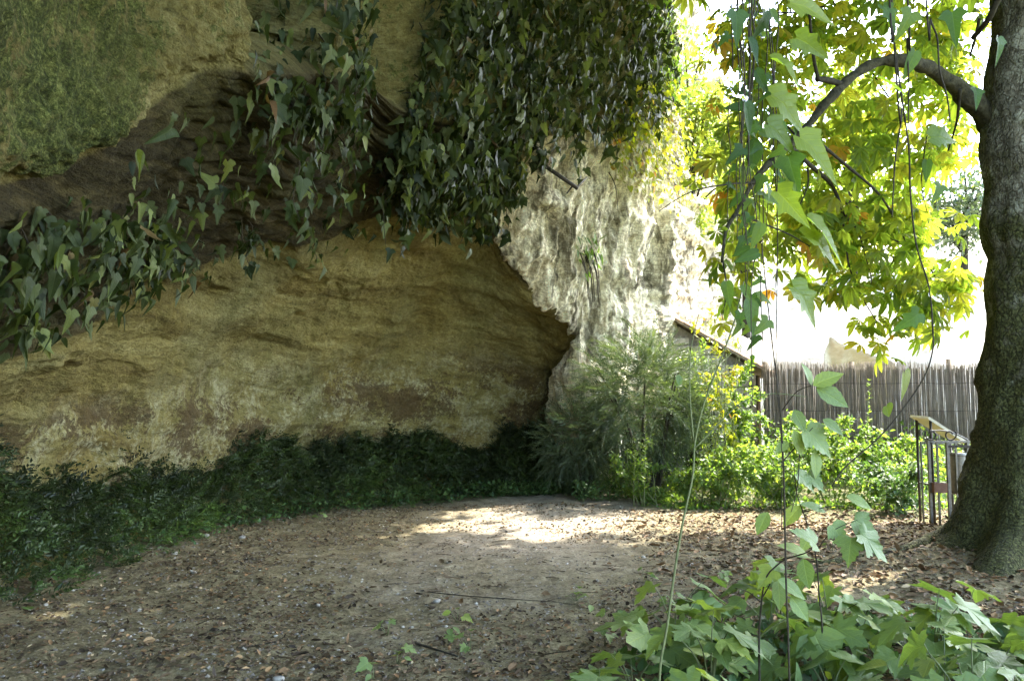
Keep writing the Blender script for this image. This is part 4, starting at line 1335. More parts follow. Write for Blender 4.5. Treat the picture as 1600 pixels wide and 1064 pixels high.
def hanging_vines():
    rg = np.random.default_rng(31)
    # dark bundle of hanging stems with ivy leaves, hung from the bough over the path
    base = np.array([0.95, 3.0, 2.2])
    root = thing('hanging_ivy', 'bundle of thin hanging vine stems with big bright ivy leaves before the chestnut', 'ivy', base)
    for k in range(15):
        px = rg.normal(1180, 20)
        Y = rg.uniform(2.9, 3.3)
        bot = rg.uniform(260, 560) if k < 12 else rg.uniform(600, 830)
        pts = []
        tx = px + rg.normal() * 12
        for s, py in enumerate(np.linspace(-30, bot, 8)):
            pts.append(at(px + (tx - px) * s / 7 + rg.normal() * 4, py, Y))
        top = pts[0].copy()
        up = [np.array([top[0] * 0.98 + 0.06 * rg.normal(), 3.15 + 0.1 * rg.normal(), 6.2]), np.array([top[0] + 0.03 * rg.normal(), Y, 4.6])]
        MB().tube(up + pts, np.linspace(0.0032, 0.0015, len(pts) + 2), 5, 3).build('stem', M['vine'], root)
    me = [new_mesh('leaf', v, f, M['vine_leaf'], True) for v, f in (IVY_A, IVY_C, IVY_B, OVATE)]
    me.append(new_mesh('leaf', HEART[0], HEART[1], M['vine_backlit'], True))
    me += [new_mesh('leaf', v, f, M['vine_backlit'], True) for v, f in (IVY_A, IVY_C, IVY_B)]

    def leaf(px, py, Y, ln, dx, dy, face=None, t=None, par=root, org=base):
        p = at(px, py, Y)
        q = at(px + dx, py + dy, Y + rg.normal() * 0.03)
        f = (q - p)
        f = f / np.linalg.norm(f)
        nrm = np.array([0, -1, 0.35]) + rg.normal(size=3) * 0.45 if face is None else np.array(face, float)
        R = frames(f[None], nrm[None])[0]
        o = link('leaf', me[rg.integers(3) if t is None else t], par)
        o.matrix_basis = Matrix.Translation(Vector(p - org)) @ Matrix(R.tolist()).to_4x4() @ Matrix.Scale(ln, 4)
    # the large leaves that stand out: px, py of the base, direction of the tip, size
    big = [(1185, 172, -80, -18, 3, .19), (1165, 160, 12, 55, 2, .17), (1200, 195, 55, 42, 0, .18), (1210, 95, 60, 30, 1, .18), (1205, 150, 110, 70, 1, .22), (1250, 215, 85, 70, 0, .24), (1232, 245, 22, 78, 0, .22),
           (1215, 250, 40, 55, 2, .18), (1265, 345, 75, 60, 0, .24), (1258, 370, 90, 40, 1, .22), (1240, 450, 66, 62, 1, .2), (1190, 350, -20, 50, 2, .14), (1185, 395, -40, 15, 2, .13), (1135, 440, 8, 55, 2, .14),
           (1170, 470, 12, 70, 2, .19), (1200, 500, -30, 35, 0, .13), (1180, 215, -5, 62, 3, .17), (1150, 20, 10, 70, 0, .17), (1195, 20, -10, 62, 1, .16), (1170, 60, 24, 50, 2, .15), (1180, 110, 26, 42, 2, .15), (1160, 232, -30, 26, 0, .12),
           (1245, 60, 55, 26, 1, .16), (1235, 5, 95, 22, 0, .22), (1190, 275, -14, 48, 0, .12), (1215, 300, 50, 48, 1, .18)]
    for px, py, dx, dy, t_, ln in big:
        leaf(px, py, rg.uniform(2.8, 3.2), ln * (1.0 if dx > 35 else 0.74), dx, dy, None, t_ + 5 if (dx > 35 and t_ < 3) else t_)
    for k in range(70):
        py = rg.uniform(-20, 560)
        leaf(rg.normal(1178, 13 + 26 * math.exp(-((py - 170) / 120) ** 2)), py, rg.uniform(2.9, 3.4), rg.uniform(0.035, 0.085), rg.normal() * 40, rg.uniform(5, 50))
    # two long bare lianas with a few heart shaped leaves
    b2 = at(1430, 300, 3.4)
    r2 = thing('hanging_liana', 'two thin bare lianas with heart shaped leaves hanging in front of chestnut foliage', 'liana', b2)
    for pts in ([(1385, -30), (1392, 40), (1400, 90), (1408, 150), (1420, 230), (1424, 300), (1432, 380), (1450, 450), (1460, 520), (1455, 550), (1440, 590), (1410, 640), (1370, 685), (1320, 730), (1300, 760)],
                [(1448, -30), (1455, 30), (1462, 60), (1468, 110), (1480, 150), (1482, 190)], [(1398, 80), (1412, 170), (1402, 230), (1395, 270), (1392, 340)], [(1418, -20), (1416, 60), (1420, 130), (1415, 200)]):
        Q = [at(x + rg.normal() * 1.5, y, 3.4) for x, y in pts]
        Q = [np.array([Q[0][0] + 0.05, 3.6, 6.6])] + Q
        MB().tube(Q, np.linspace(0.005, 0.003, len(Q)), 6, 5).build('stem', M['vine'], r2)
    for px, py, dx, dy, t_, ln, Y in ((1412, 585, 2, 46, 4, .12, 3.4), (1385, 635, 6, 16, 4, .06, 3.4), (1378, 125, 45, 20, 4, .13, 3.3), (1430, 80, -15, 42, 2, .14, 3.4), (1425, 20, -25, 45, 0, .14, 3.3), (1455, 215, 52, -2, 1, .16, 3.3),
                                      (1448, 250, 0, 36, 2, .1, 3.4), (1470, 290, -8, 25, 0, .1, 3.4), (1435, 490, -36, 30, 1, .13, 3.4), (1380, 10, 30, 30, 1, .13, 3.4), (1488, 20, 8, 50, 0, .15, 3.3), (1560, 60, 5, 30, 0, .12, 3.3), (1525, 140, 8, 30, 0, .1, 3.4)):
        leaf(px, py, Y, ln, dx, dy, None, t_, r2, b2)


hanging_vines()


# ------------------------------------------------------------------ shrubs and plants
def in_blob(n, rg, c, r, shell=0.55):
    return np.asarray(c) + unit(n, rg) * (shell + (1 - shell) * rg.uniform(0, 1, (n, 1)) ** 0.5) * np.asarray(r)


def mass(name, P, R, sc, tint, tps, mat, parent=None, org=(0, 0, 0)):
    Vs, Fs, Ts, off = [], [], [], 0
    k = len(tps)
    for q in range(k):
        s = slice(q, None, k)
        if len(P[s]) == 0:
            continue
        v, f, tt = merge(tps[q][0], tps[q][1], P[s], R[s], sc[s], tint[s])
        Vs.append(v)
        Fs.append(f + off)
        Ts.append(tt)
        off += len(v)
    return link(name, new_mesh(name, np.vstack(Vs) - np.asarray(org), np.vstack(Fs), mat, False, {'tint': np.concatenate(Ts)}), parent)


SPR = [spray(13, 0.27, 1, 0.085, TWO), spray(14, 0.25, 2, 0.09, TWO), spray(12, 0.28, 3, 0.08, TWO)]
FEATHER = [spray(26, 0.20, 5, 0.030, TWO), spray(30, 0.18, 6, 0.028, TWO), spray(24, 0.22, 7, 0.030, TWO)]


def build_hedge():
    """dark feathery undergrowth along the foot of the shelter wall"""
    rg = np.random.default_rng(41)
    foot = crom(np.array([[-5.1, 1.5, 0], [-4.75, 4.0, 0], [-4.55, 6.4, 0], [-4.5, 8.9, 0], [-4.35, 10.6, 0], [-3.4, 12.4, 0], [-1.9, 14.0, 0], [-0.3, 14.9, 0], [0.8, 15.2, 0], [1.5, 14.9, 0]], float), np.linspace(0, 9, 400))
    T = np.gradient(foot, axis=0)
    T /= np.linalg.norm(T, axis=1)[:, None]
    Nn = np.stack([T[:, 1], -T[:, 0], 0 * T[:, 0]], -1)          # towards the path
    n = 27000
    k = np.clip((400 * (0.10 + 0.90 * rg.uniform(0, 1, n) ** 1.25)).astype(int), 0, 399)
    lump = 0.80 + 0.45 * fbm(np.stack([foot[k, 0] * 1.3, foot[k, 1] * 1.3, 0 * k], -1), 1.5, 3, 91)
    lump = np.clip(lump, 0.6, 1.35)
    h = rg.uniform(0, 1, n) ** 0.65
    wid = 0.80 * (1 - 0.70 * h ** 1.6)
    o = (rg.uniform(-0.9, 1, n)) * wid
    o = np.where(rg.uniform(size=n) < 0.55, wid * rg.uniform(0.75, 1.08, n), o)
    P = foot[k] + Nn[k] * (o - 0.12 - 0.45 * h)[:, None]
    P[:, 2] = gz(P[:, 0], P[:, 1]) + np.interp(foot[k, 1], [5, 7, 9, 12, 14], [2.55, 2.4, 1.85, 1.4, 1.15]) * h * lump
    fwd = Nn[k] * rg.uniform(0.1, 1.0, (n, 1)) + np.stack([rg.normal(size=n) * 0.5, rg.normal(size=n) * 0.5, rg.uniform(-0.15, 0.9, n)], -1)
    R = frames(fwd, np.array([0, 0, 1.0]) + Nn[k] * 0.5 + rg.normal(size=(n, 3)) * 0.4)
    tint = np.clip(rg.uniform(-0.15, 0.55, n) + 0.50 * (1 - h) ** 2 + 0.30 * fbm(P, 1.3, 2, 92), 0, 1)
    tag(mass('undergrowth', P, R, rg.uniform(0.14, 0.29, n), tint, SPR, M['dark_shrub']), kind='stuff', label='dark feathery undergrowth along the foot of the ochre wall')
    # lighter plants at the front edge, thicker towards the far end
    n = 2600
    k = np.clip((rg.beta(4.5, 1.8, n) * 400).astype(int), 0, 399)
    P = foot[k] + Nn[k] * (0.45 + rg.uniform(0, 0.5, n) * (0.4 + 0.6 * (vnoise(foot[k] * 0.9, 5) > 0)))[:, None]
    P[:, 2] = gz(P[:, 0], P[:, 1]) + rg.uniform(0.01, 0.26, n)
    fwd = Nn[k] * 0.6 + rg.normal(size=(n, 3)) * 0.5 + [0, 0, 0.5]
    R = frames(fwd, np.array([0, 0, 1.0]) + rg.normal(size=(n, 3)) * 0.3)
    tag(mass('ground_cover', P, R, rg.uniform(0.04, 0.085, n), rg.uniform(0, 0.9, n), [OVATE, LANCE, TRILOBE], M['broad_mass']), kind='stuff', label='low brighter green plants edging the dark undergrowth')


build_hedge()


def yew_bush(name, label, c, r, n, seed, mat, tpl=FEATHER, sc=(0.35, 0.6), group=None):
    rg = np.random.default_rng(seed)
    c = np.asarray(c, float)
    root = thing(name, label, 'shrub', (c[0], c[1], 0), group)
    stems = []
    for k in range(9):
        a = rg.uniform(0, 2 * np.pi)
        tip = c + np.array([math.cos(a) * r[0], math.sin(a) * r[1], rg.uniform(-0.1, 0.9) * r[2]]) * rg.uniform(0.6, 0.95)
        b = np.array([c[0] + rg.normal() * 0.12, c[1] + rg.normal() * 0.12, -0.05])
        m = (b + tip) / 2 + [0, 0, 0.25 * r[2]]
        MB().tube([b, m, tip], [0.035, 0.022, 0.008], 6, 6).build('stem', M['branch'], root)
    P = in_blob(n, rg, c, r, 0.35)
    P = P + 0.16 * np.stack([fbm(P, 1.5, 2, seed), fbm(P + 7, 1.5, 2, seed), fbm(P + 3, 1.5, 2, seed)], -1) * np.asarray(r)
    P = P[P[:, 2] > 0.05]
    n = len(P)
    out = (P - c) / np.asarray(r)
    fwd = out + rg.normal(size=(n, 3)) * 0.45 + [0, 0, -0.10]
    R = frames(fwd, np.array([0, 0, 1.0]) + rg.normal(size=(n, 3)) * 0.35)
    tint = np.clip(rg.uniform(0, 0.8, n) + 0.25 * out[:, 2], 0, 1)
    o = mass('foliage', P, R, rg.uniform(sc[0], sc[1], n), tint, tpl, mat, root, (c[0], c[1], 0))
    o['kind'] = 'stuff'
    return root


yew_bush('yew_bush', 'grey green feathery evergreen bush at the foot of the pale rock', at(1000, 620, 13.9) + [0.05, 0, -0.1], (0.92, 0.9, 1.1), 900, 51, M['yew'])
yew_bush('yew_bush', 'drooping dark evergreen bough low over the far end of the path', at(915, 690, 14.2), (0.75, 0.6, 0.55), 420, 52, M['yew'])
yew_bush('yew_bush', 'thin grey green evergreen bush before the stone shed', at(1075, 640, 15.4), (0.8, 0.7, 0.9), 380, 53, M['yew'])


def leafy_bush(name, label, c, r, n, seed, mat, size=(0.05, 0.10), tps=(OVATE, LANCE, OVATE), cat='shrub', group=None, nst=8, droop=0.0):
    rg = np.random.default_rng(seed)
    c = np.asarray(c, float)
    r = np.asarray(r, float)
    root = thing(name, label, cat, (c[0], c[1], 0), group)
    Pl, Fl = [], []
    per = max(4, n // (nst * 5))
    for k in range(nst):
        a = rg.uniform(0, 2 * np.pi)
        q = rg.uniform(0.2, 1.0)
        tip = c + np.array([math.cos(a) * r[0] * q, math.sin(a) * r[1] * q, r[2] * rg.uniform(0.0, 1.0) * math.sqrt(max(0.05, 1 - q * q * 0.8))])
        b = np.array([c[0] + rg.normal() * r[0] * 0.3, c[1] + rg.normal() * r[1] * 0.3, -0.03])
        m = b * 0.45 + tip * 0.55 + rg.normal(size=3) * 0.06
        MB().tube([b, m, tip], [0.010, 0.007, 0.003], 5, 5).build('stem', M['green_stem'], root)
        for j in range(5):
            s = rg.uniform(0.25, 1.0)
            p0 = b + (m - b) * min(1, s * 2) if s < 0.5 else m + (tip - m) * (s - 0.5) * 2
            d = unit(1, rg)[0] * [r[0], r[1], r[2] * 0.6] * 0.42
            for e in range(per):
                f = rg.uniform()
                Pl.append(p0 + d * f + rg.normal(size=3) * 0.035)
                Fl.append(d + rg.normal(size=3) * 0.25)
    P, Fw = np.array(Pl), np.array(Fl)
    g = P[:, 2] > gz(P[:, 0], P[:, 1]) + 0.01
    P, Fw = P[g], Fw[g]
    m = len(P)
    Fw = Fw / (np.linalg.norm(Fw, axis=1)[:, None] + 1e-6) + rg.normal(size=(m, 3)) * 0.5 + [0, 0, -droop]
    R = frames(Fw, np.array([0, -0.1, 1.0]) + rg.normal(size=(m, 3)) * 0.4)
    o = mass('foliage', P, R, rg.uniform(size[0], size[1], m), np.clip(rg.uniform(0, 1, m), 0, 1), list(tps), mat, root, (c[0], c[1], 0))
    o['kind'] = 'stuff'
    return root


# bright plants in the sun before the fence
leafy_bush('leafy_bush', 'bright green leafy bush in the sun left of the shed post', at(1135, 640, 14.2), (0.8, 0.6, 1.15), 3600, 61, M['fresh'])
leafy_bush('leafy_bush', 'sunlit bush of pale green leaves before the middle of the reed fence', at(1290, 690, 13.8), (0.85, 0.6, 0.75), 2600, 62, M['fresh'])
leafy_bush('leafy_bush', 'sunlit pale green bush between the reed fence and the litter bin stand', at(1395, 700, 13.2), (0.7, 0.6, 0.7), 2200, 63, M['fresh'])
leafy_bush('leafy_bush', 'low bright green bush at the edge of the path by the evergreen', at(1010, 735, 13.2), (0.75, 0.5, 0.5), 2000, 64, M['fresh'], (0.04, 0.08))
leafy_bush('leafy_bush', 'low sunlit bush growing beside the bare path under the shed', at(1110, 740, 13.0), (0.75, 0.45, 0.5), 2000, 65, M['fresh'])
leafy_bush('leafy_bush', 'low sunlit green bush under the hanging vine stems', at(1210, 740, 12.8), (0.75, 0.45, 0.5), 1800, 66, M['fresh'])
leafy_bush('leafy_bush', 'darker green low bush just left of the litter bin stand', at(1400, 760, 12.2), (0.6, 0.45, 0.45), 1500, 67, M['broad_mass'])
leafy_bush('leafy_bush', 'wispy pale green bush hiding the stone wall of the shed', at(1085, 610, 15.6), (0.7, 0.5, 1.2), 2600, 70, M['fresh'])
leafy_bush('yellow_bush', 'yellow green young bush in front of the shed roof', at(1130, 540, 13.6), (0.55, 0.45, 0.75), 650, 68, M['yellow'], (0.07, 0.12), (LANCE, OVATE, LANCE))
leafy_bush('leafy_bush', 'small green plants creeping at the shaded end of the path', at(930, 765, 13.7), (0.7, 0.35, 0.22), 900, 69, M['broad_mass'], (0.04, 0.08))


def spike(name, label, px, py0, py1, Y, seed, group):
    rg = np.random.default_rng(seed)
    b, t_ = at(px, py0, Y), at(px + 3, py1, Y)
    b[2] = 0
    root = thing(name, label, 'plant', b, group)
    MB().tube([b, (b + t_) / 2 + rg.normal(size=3) * 0.01, t_], [0.009, 0.007, 0.003], 5, 4).build('stem', M['green_stem'], root)
    n = 90
    s = rg.uniform(0.15, 1, n)
    P = b + (t_ - b) * s[:, None] + rg.normal(size=(n, 3)) * 0.008
    a = rg.uniform(0, 2 * np.pi, n)
    F = np.stack([np.cos(a), np.sin(a), rg.uniform(0.2, 1.0, n)], -1)
    mass('foliage', P, frames(F, np.array([0, 0, 1.0]) + 0 * F), 0.05 + 0.08 * (1 - s), rg.uniform(0.3, 1, n), [LANCE, OVATE], M['fresh'], root, b)['kind'] = 'stuff'


spike('tall_weed', 'tallest of the narrow upright weeds before the evergreen bush', 1006, 770, 655, 12.9, 71, 'upright weeds')
spike('tall_weed', 'shorter narrow weed left of the tallest one before the evergreen bush', 990, 772, 685, 12.9, 72, 'upright weeds')
spike('tall_weed', 'thin upright weed by itself against the reed fence', 1355, 760, 592, 13.4, 73, 'upright weeds')


# creeper on the right end of the overhang, sunlit
def creeper(name, label, poly, n, seed, mat, size, out, tps, levmin=3.0):
    rg = np.random.default_rng(seed)
    ok = inpoly(RPX, RPY, poly) & (ROCKL > levmin) & (ROCKL < 7.6) & (ROCKU > 7.2)
    ii, jj = np.nonzero(ok)
    pk = rg.choice(len(ii), n)
    base = ROCK[ii[pk], jj[pk]].mean(0)
    root = thing(name, label, 'creeper', base)
    nn = ROCKN[ii[pk], jj[pk]]
    P = ROCK[ii[pk], jj[pk]] + nn * rg.uniform(out[0], out[1], (n, 1)) + rg.normal(size=(n, 3)) * 0.12
    F = np.array([0, 0, -0.9]) + nn * 0.4 + rg.normal(size=(n, 3)) * 0.45
    R = frames(F, nn + rg.normal(size=(n, 3)) * 0.5 + [0, 0, 0.4])
    mass('foliage', P, R, rg.uniform(size[0], size[1], n), rg.uniform(0, 1, n), tps, mat, root, base)['kind'] = 'stuff'
    for k in range(10):
        p, q = ROCK[ii[pk[k]], jj[pk[k]]], nn[k]
        MB().tube([p, p + q * 0.15 - [0, 0, 0.3], p + q * 0.2 - [0, 0, 0.8]], [0.012, 0.009, 0.004], 5, 4).build('stem', M['vine'], root)


creeper('creeper', 'bright yellow green creeper on the sunlit edge of the pale rock', [(945, 190), (1005, 120), (1045, 130), (1060, 250), (1050, 330), (990, 300), (950, 270)], 2600, 81, M['yellow'], (0.06, 0.13), (0.02, 0.45), [OVATE, LANCE, HEART])
creeper('creeper', 'green creeper hanging at the upper right end of the cliff', [(985, -20), (1060, -20), (1070, 160), (1010, 160)], 1600, 82, M['fresh'], (0.08, 0.15), (0.02, 0.5), [OVATE, LANCE, HEART])
creeper('fern', 'small green tuft growing in a crack of the pale rock', [(905, 370), (925, 370), (925, 410), (905, 415)], 60, 83, M['fresh'], (0.12, 0.25), (0.0, 0.08), [LANCE, LANCE])


def build_tree_bg(name, label, base, h, r, n, seed, mat, leaf, group='trees behind the cliff and fence', zc=0.62):
    rg = np.random.default_rng(seed)
    base = np.asarray(base, float)
    root = thing(name, label, 'tree', base, group)
    top = base + [rg.normal() * 0.3, rg.normal() * 0.3, h]
    MB().tube([base - [0, 0, 0.5], base + [0.1, 0, h * 0.35], (base + top) / 2 + [0.15, 0, 0.5], top], [r * 0.06, r * 0.05, r * 0.03, 0.02], 8, 5, wob=0.1).build('trunk', M['branch'], root)
    Pl, Fl = [], []
    nb = 26
    for k in range(nb):
        c = base + np.array([0, 0, h * zc]) + unit(1, rg)[0] * np.array([r, r, h * 0.40]) * rg.uniform(0.35, 0.95)
        s0 = base + [0, 0, h * rg.uniform(0.25, 0.7)]
        MB().tube([s0, (s0 + c) / 2 + [0, 0, 0.3], c], [r * 0.022, r * 0.014, 0.008], 5, 4).build('branch', M['branch'], root)
        m = n // nb
        P = c + rg.normal(size=(m, 3)) * np.array([r, r, r * 0.8]) * 0.22
        Pl.append(P)
    P = np.vstack(Pl)
    m = len(P)
    R = frames(rg.normal(size=(m, 3)) + [0, 0, -0.5], np.array([0, 0, 1.0]) + rg.normal(size=(m, 3)) * 0.45)
    mass('crown', P, R, rg.uniform(leaf * 0.7, leaf * 1.3, m), rg.uniform(0, 1, m), [SMALL, TWO], mat, root, base)['kind'] = 'stuff'


B = build_tree_bg
B('background_tree', 'sunlit slender tree rising just right of the cliff edge', at(1075, 330, 21) * [1, 1, 0] + [0, 0, 4.0], 7.5, 1.7, 5200, 91, M['far_leaf'], 0.16)
B('background_tree', 'pale sunlit tree behind the hanging vine stems', at(1160, 380, 26) * [1, 1, 0] + [0, 0, 3.0], 9.5, 2.6, 6500, 92, M['far_leaf'], 0.2)
B('background_tree', 'washed out tree glimpsed between the chestnut leaves', at(1330, 380, 34) * [1, 1, 0] + [0, 0, 5.5], 11, 3.6, 5200, 93, M['far_leaf'], 0.26)
B('background_tree', 'grey green bush on the bright bank left of the trunk', at(1500, 300, 33) * [1, 1, 0] + [0, 0, 6.4], 5.5, 2.8, 4200, 94, M['yew'], 0.22)


# ------------------------------------------------------------------ foreground plants
def bent(tp, fold, droop, rip, ph):
    v = tp[0].copy()
    v[:, 2] = -droop * v[:, 1] ** 2 + fold * np.abs(v[:, 0]) * (1 - 0.4 * v[:, 1]) - 0.5 * v[:, 0] ** 2 + rip * np.sin(8 * v[:, 1] + 9 * np.abs(v[:, 0]) + ph)
    v[:, 0] += 0.06 * np.sin(3 * v[:, 1] + ph)
    return v, tp[1]


BROAD_ME = [new_mesh('leaf', v, f, M['broad'], True) for v, f in (MAPLE, TRILOBE, OVATE, bent(MAPLE, 0.45, 0.5, 0.04, 1.0), bent(TRILOBE, 0.1, 0.55, 0.05, 2.0), bent(MAPLE, 0.05, -0.15, 0.05, 4.0))]


def broad_plants():
    rg = np.random.default_rng(101)
    poly = np.array([(0.15, 4.0), (0.75, 5.2), (1.5, 5.9), (2.3, 6.1), (2.9, 5.7), (3.6, 5.2), (3.6, 3.3), (0.15, 3.3)])
    pts = []
    while len(pts) < 30:
        p = np.array([rg.uniform(0.1, 3.7), rg.uniform(3.4, 6.2)])
        if inpoly(np.array([p[0]]), np.array([p[1]]), poly)[0] and all(np.hypot(*(p - q)) > 0.34 for q in pts):
            if p[0] > 2.5 and p[1] > 4.4 and rg.uniform() < 0.5:
                continue
            pts.append(p)
    pts.append(np.array([3.25, 4.95]))
    pts.append(np.array([2.45, 5.75]))
    for p in pts:
        z0 = float(gz(p[0], p[1]))
        b = np.array([p[0], p[1], z0])
        hi = rg.uniform(0.28, 0.60)
        root = thing('broad_leaved_plant', 'low plant with broad lobed green leaves in the patch at the bottom right', 'plant', b, 'broad leaved plants at the bottom right')
        for k in range(rg.integers(7, 11)):
            a = rg.uniform(0, 2 * np.pi)
            rr = rg.uniform(0.05, 0.26)
            hh = hi * rg.uniform(0.45, 1.05)
            tip = np.array([math.cos(a) * rr, math.sin(a) * rr, hh])
            MB().tube([b + [0, 0, -0.02], b + tip * [0.35, 0.35, 0.65], b + tip], [0.005, 0.004, 0.002], 5, 4).build('stalk', M['green_stem'], root)
            f = np.array([math.cos(a + rg.normal() * 0.5), math.sin(a + rg.normal() * 0.5), rg.uniform(-0.55, 0.1)])
            n = np.array([0.0, -0.25, 1.0]) + rg.normal(size=3) * 0.28
            R = frames(f[None], n[None])[0]
            o = link('leaf', BROAD_ME[rg.choice(6, p=(0.22, 0.16, 0.06, 0.22, 0.16, 0.18))], root)
            o.matrix_basis = Matrix.Translation(Vector(tip)) @ Matrix(R.tolist()).to_4x4() @ Matrix.Scale(float(rg.uniform(0.15, 0.27)), 4)
    # small leaves between them
    n = 1500
    P = np.stack([rg.uniform(0.05, 3.6, n), rg.uniform(3.4, 6.0, n), np.zeros(n)], -1)
    P = P[inpoly(P[:, 0], P[:, 1], poly)]
    n = len(P)
    P[:, 2] = gz(P[:, 0], P[:, 1]) + rg.uniform(0.015, 0.20, n)
    F = rg.normal(size=(n, 3)) + [0, 0, 0.1]
    tag(mass('low_greenery', P, frames(F, np.array([0, -0.2, 1.0]) + rg.normal(size=(n, 3)) * 0.35), rg.uniform(0.04, 0.10, n), rg.uniform(0, 1, n), [OVATE, TRILOBE, HEART], M['broad_mass']), kind='stuff', label='small green leaves filling the patch at the bottom right')


broad_plants()


def sapling(name, label, stems, leaves, cat='sapling', mat='vine', seed=0, rad=(0.007, 0.003)):
    rg = np.random.default_rng(seed)
    b = at(*stems[0][0])
    b = np.array([b[0], b[1], float(gz(b[0], b[1]))])
    root = thing(name, label, cat, b)
    for k, st in enumerate(stems):
        Q = [at(*p) for p in st]
        if k == 0 and Q[0][2] > 0.02:
            Q = [np.array([Q[0][0], Q[0][1], float(gz(Q[0][0], Q[0][1])) - 0.02])] + Q
        s = 1.0 if k == 0 else 0.6
        MB().tube(Q, np.linspace(rad[0] * s, rad[1] * s, len(Q)), 6, 5).build('stem', M[mat], root)
    for px, py, Y, dx, dy, ln, t_ in leaves:
        p, q = at(px, py, Y), at(px + dx, py + dy, Y - 0.04)
        f = q - p
        n = np.array([0, -0.75, 0.9]) + rg.normal(size=3) * 0.3
        R = frames(f[None], n[None])[0]
        o = link('leaf', BROAD_ME[t_], root)
        o.matrix_basis = Matrix.Translation(Vector(p - b)) @ Matrix(R.tolist()).to_4x4() @ Matrix.Scale(ln, 4)
    return root


sapling('sapling', 'young sapling with drooping pale leaves and dark crooked stem in the foreground',
        [[(1186, 1015, 4.3), (1188, 960, 4.25), (1196, 905, 4.2), (1215, 882, 4.15), (1230, 872, 4.1)], [(1188, 940, 4.25), (1170, 925, 4.3), (1148, 918, 4.3)], [(1190, 935, 4.25), (1203, 912, 4.2), (1208, 890, 4.2)], [(1230, 872, 4.1), (1262, 862, 4.0), (1275, 850, 4.0)]],
        [(1262, 868, 4.1, -50, -28, .17, 2), (1255, 872, 4.1, 8, 44, .15, 2), (1275, 850, 4.0, -40, -36, .16, 1), (1215, 905, 4.1, 44, 24, .16, 2), (1235, 930, 4.1, 32, 40, .15, 2), (1215, 900, 4.2, 8, 50, .17, 2), (1208, 890, 4.2, -30, 30, .13, 1)], seed=1)
sapling('sapling', 'slender sapling with pale lobed leaves in mid air left of the trunk',
        [[(1285, 985, 4.6), (1280, 930, 4.6), (1275, 870, 4.55), (1262, 820, 4.5), (1245, 770, 4.5), (1240, 720, 4.5)], [(1275, 862, 4.55), (1300, 830, 4.5), (1340, 812, 4.45)], [(1255, 800, 4.5), (1310, 790, 4.5), (1350, 800, 4.5)]],
        [(1335, 812, 4.5, 40, 26, .18, 1), (1345, 835, 4.4, 55, 42, .2, 0), (1330, 840, 4.4, -6, 52, .16, 1), (1290, 800, 4.5, -42, -22, .16, 2), (1300, 820, 4.5, 32, 38, .15, 1), (1322, 775, 4.5, 46, 16, .15, 2), (1250, 790, 4.5, -38, 42, .15, 2),
         (1200, 800, 4.5, -22, 40, .14, 2), (1245, 740, 4.5, 36, 26, .14, 1), (1268, 830, 4.5, -20, 40, .13, 2)], seed=2, rad=(0.006, 0.0025))
sapling('bramble', 'long thin green bramble stem rising from the bottom edge beside the path',
        [[(1030, 1064, 3.6), (1042, 980, 3.6), (1053, 900, 3.6), (1066, 820, 3.6), (1082, 745, 3.6), (1086, 690, 3.6), (1100, 630, 3.6), (1125, 565, 3.6), (1148, 500, 3.6), (1162, 440, 3.6)],
         [(1084, 690, 3.6), (1078, 620, 3.6), (1079, 550, 3.6), (1092, 490, 3.6)], [(1086, 700, 3.6), (1120, 665, 3.6), (1160, 628, 3.6), (1205, 615, 3.6), (1260, 620, 3.6)]],
        [(1060, 585, 3.6, 4, 26, .06, 2), (1062, 590, 3.6, -10, 24, .05, 2)], 'bramble', 'green_stem', 3, (0.0065, 0.003))
sapling('climbing_stem', 'dark twining stem with broad pale leaves rising before the reed fence',
        [[(1232, 1010, 3.9), (1228, 900, 3.9), (1226, 800, 3.9), (1223, 700, 3.9), (1217, 620, 3.9), (1207, 540, 3.9), (1198, 460, 3.9), (1190, 380, 3.9)], [(1223, 640, 3.9), (1245, 612, 3.85), (1268, 602, 3.8)], [(1224, 720, 3.9), (1250, 690, 3.9), (1270, 668, 3.9)], [(1250, 690, 3.9), (1246, 760, 3.9), (1236, 800, 3.9)]],
        [(1268, 602, 3.8, -8, -34, .12, 2), (1270, 602, 3.8, 42, -20, .15, 2), (1275, 606, 3.8, 46, 22, .17, 2), (1240, 672, 3.9, 18, 40, .13, 2), (1260, 672, 3.9, 45, 36, .18, 1), (1272, 705, 3.9, 8, 42, .13, 2), (1240, 640, 3.9, 22, 36, .12, 2),
         (1285, 655, 3.9, 38, 22, .12, 2), (1262, 740, 3.9, 30, 24, .12, 1), (1232, 690, 3.9, -26, 20, .09, 2)], 'climber', 'vine', 4, (0.0055, 0.003))


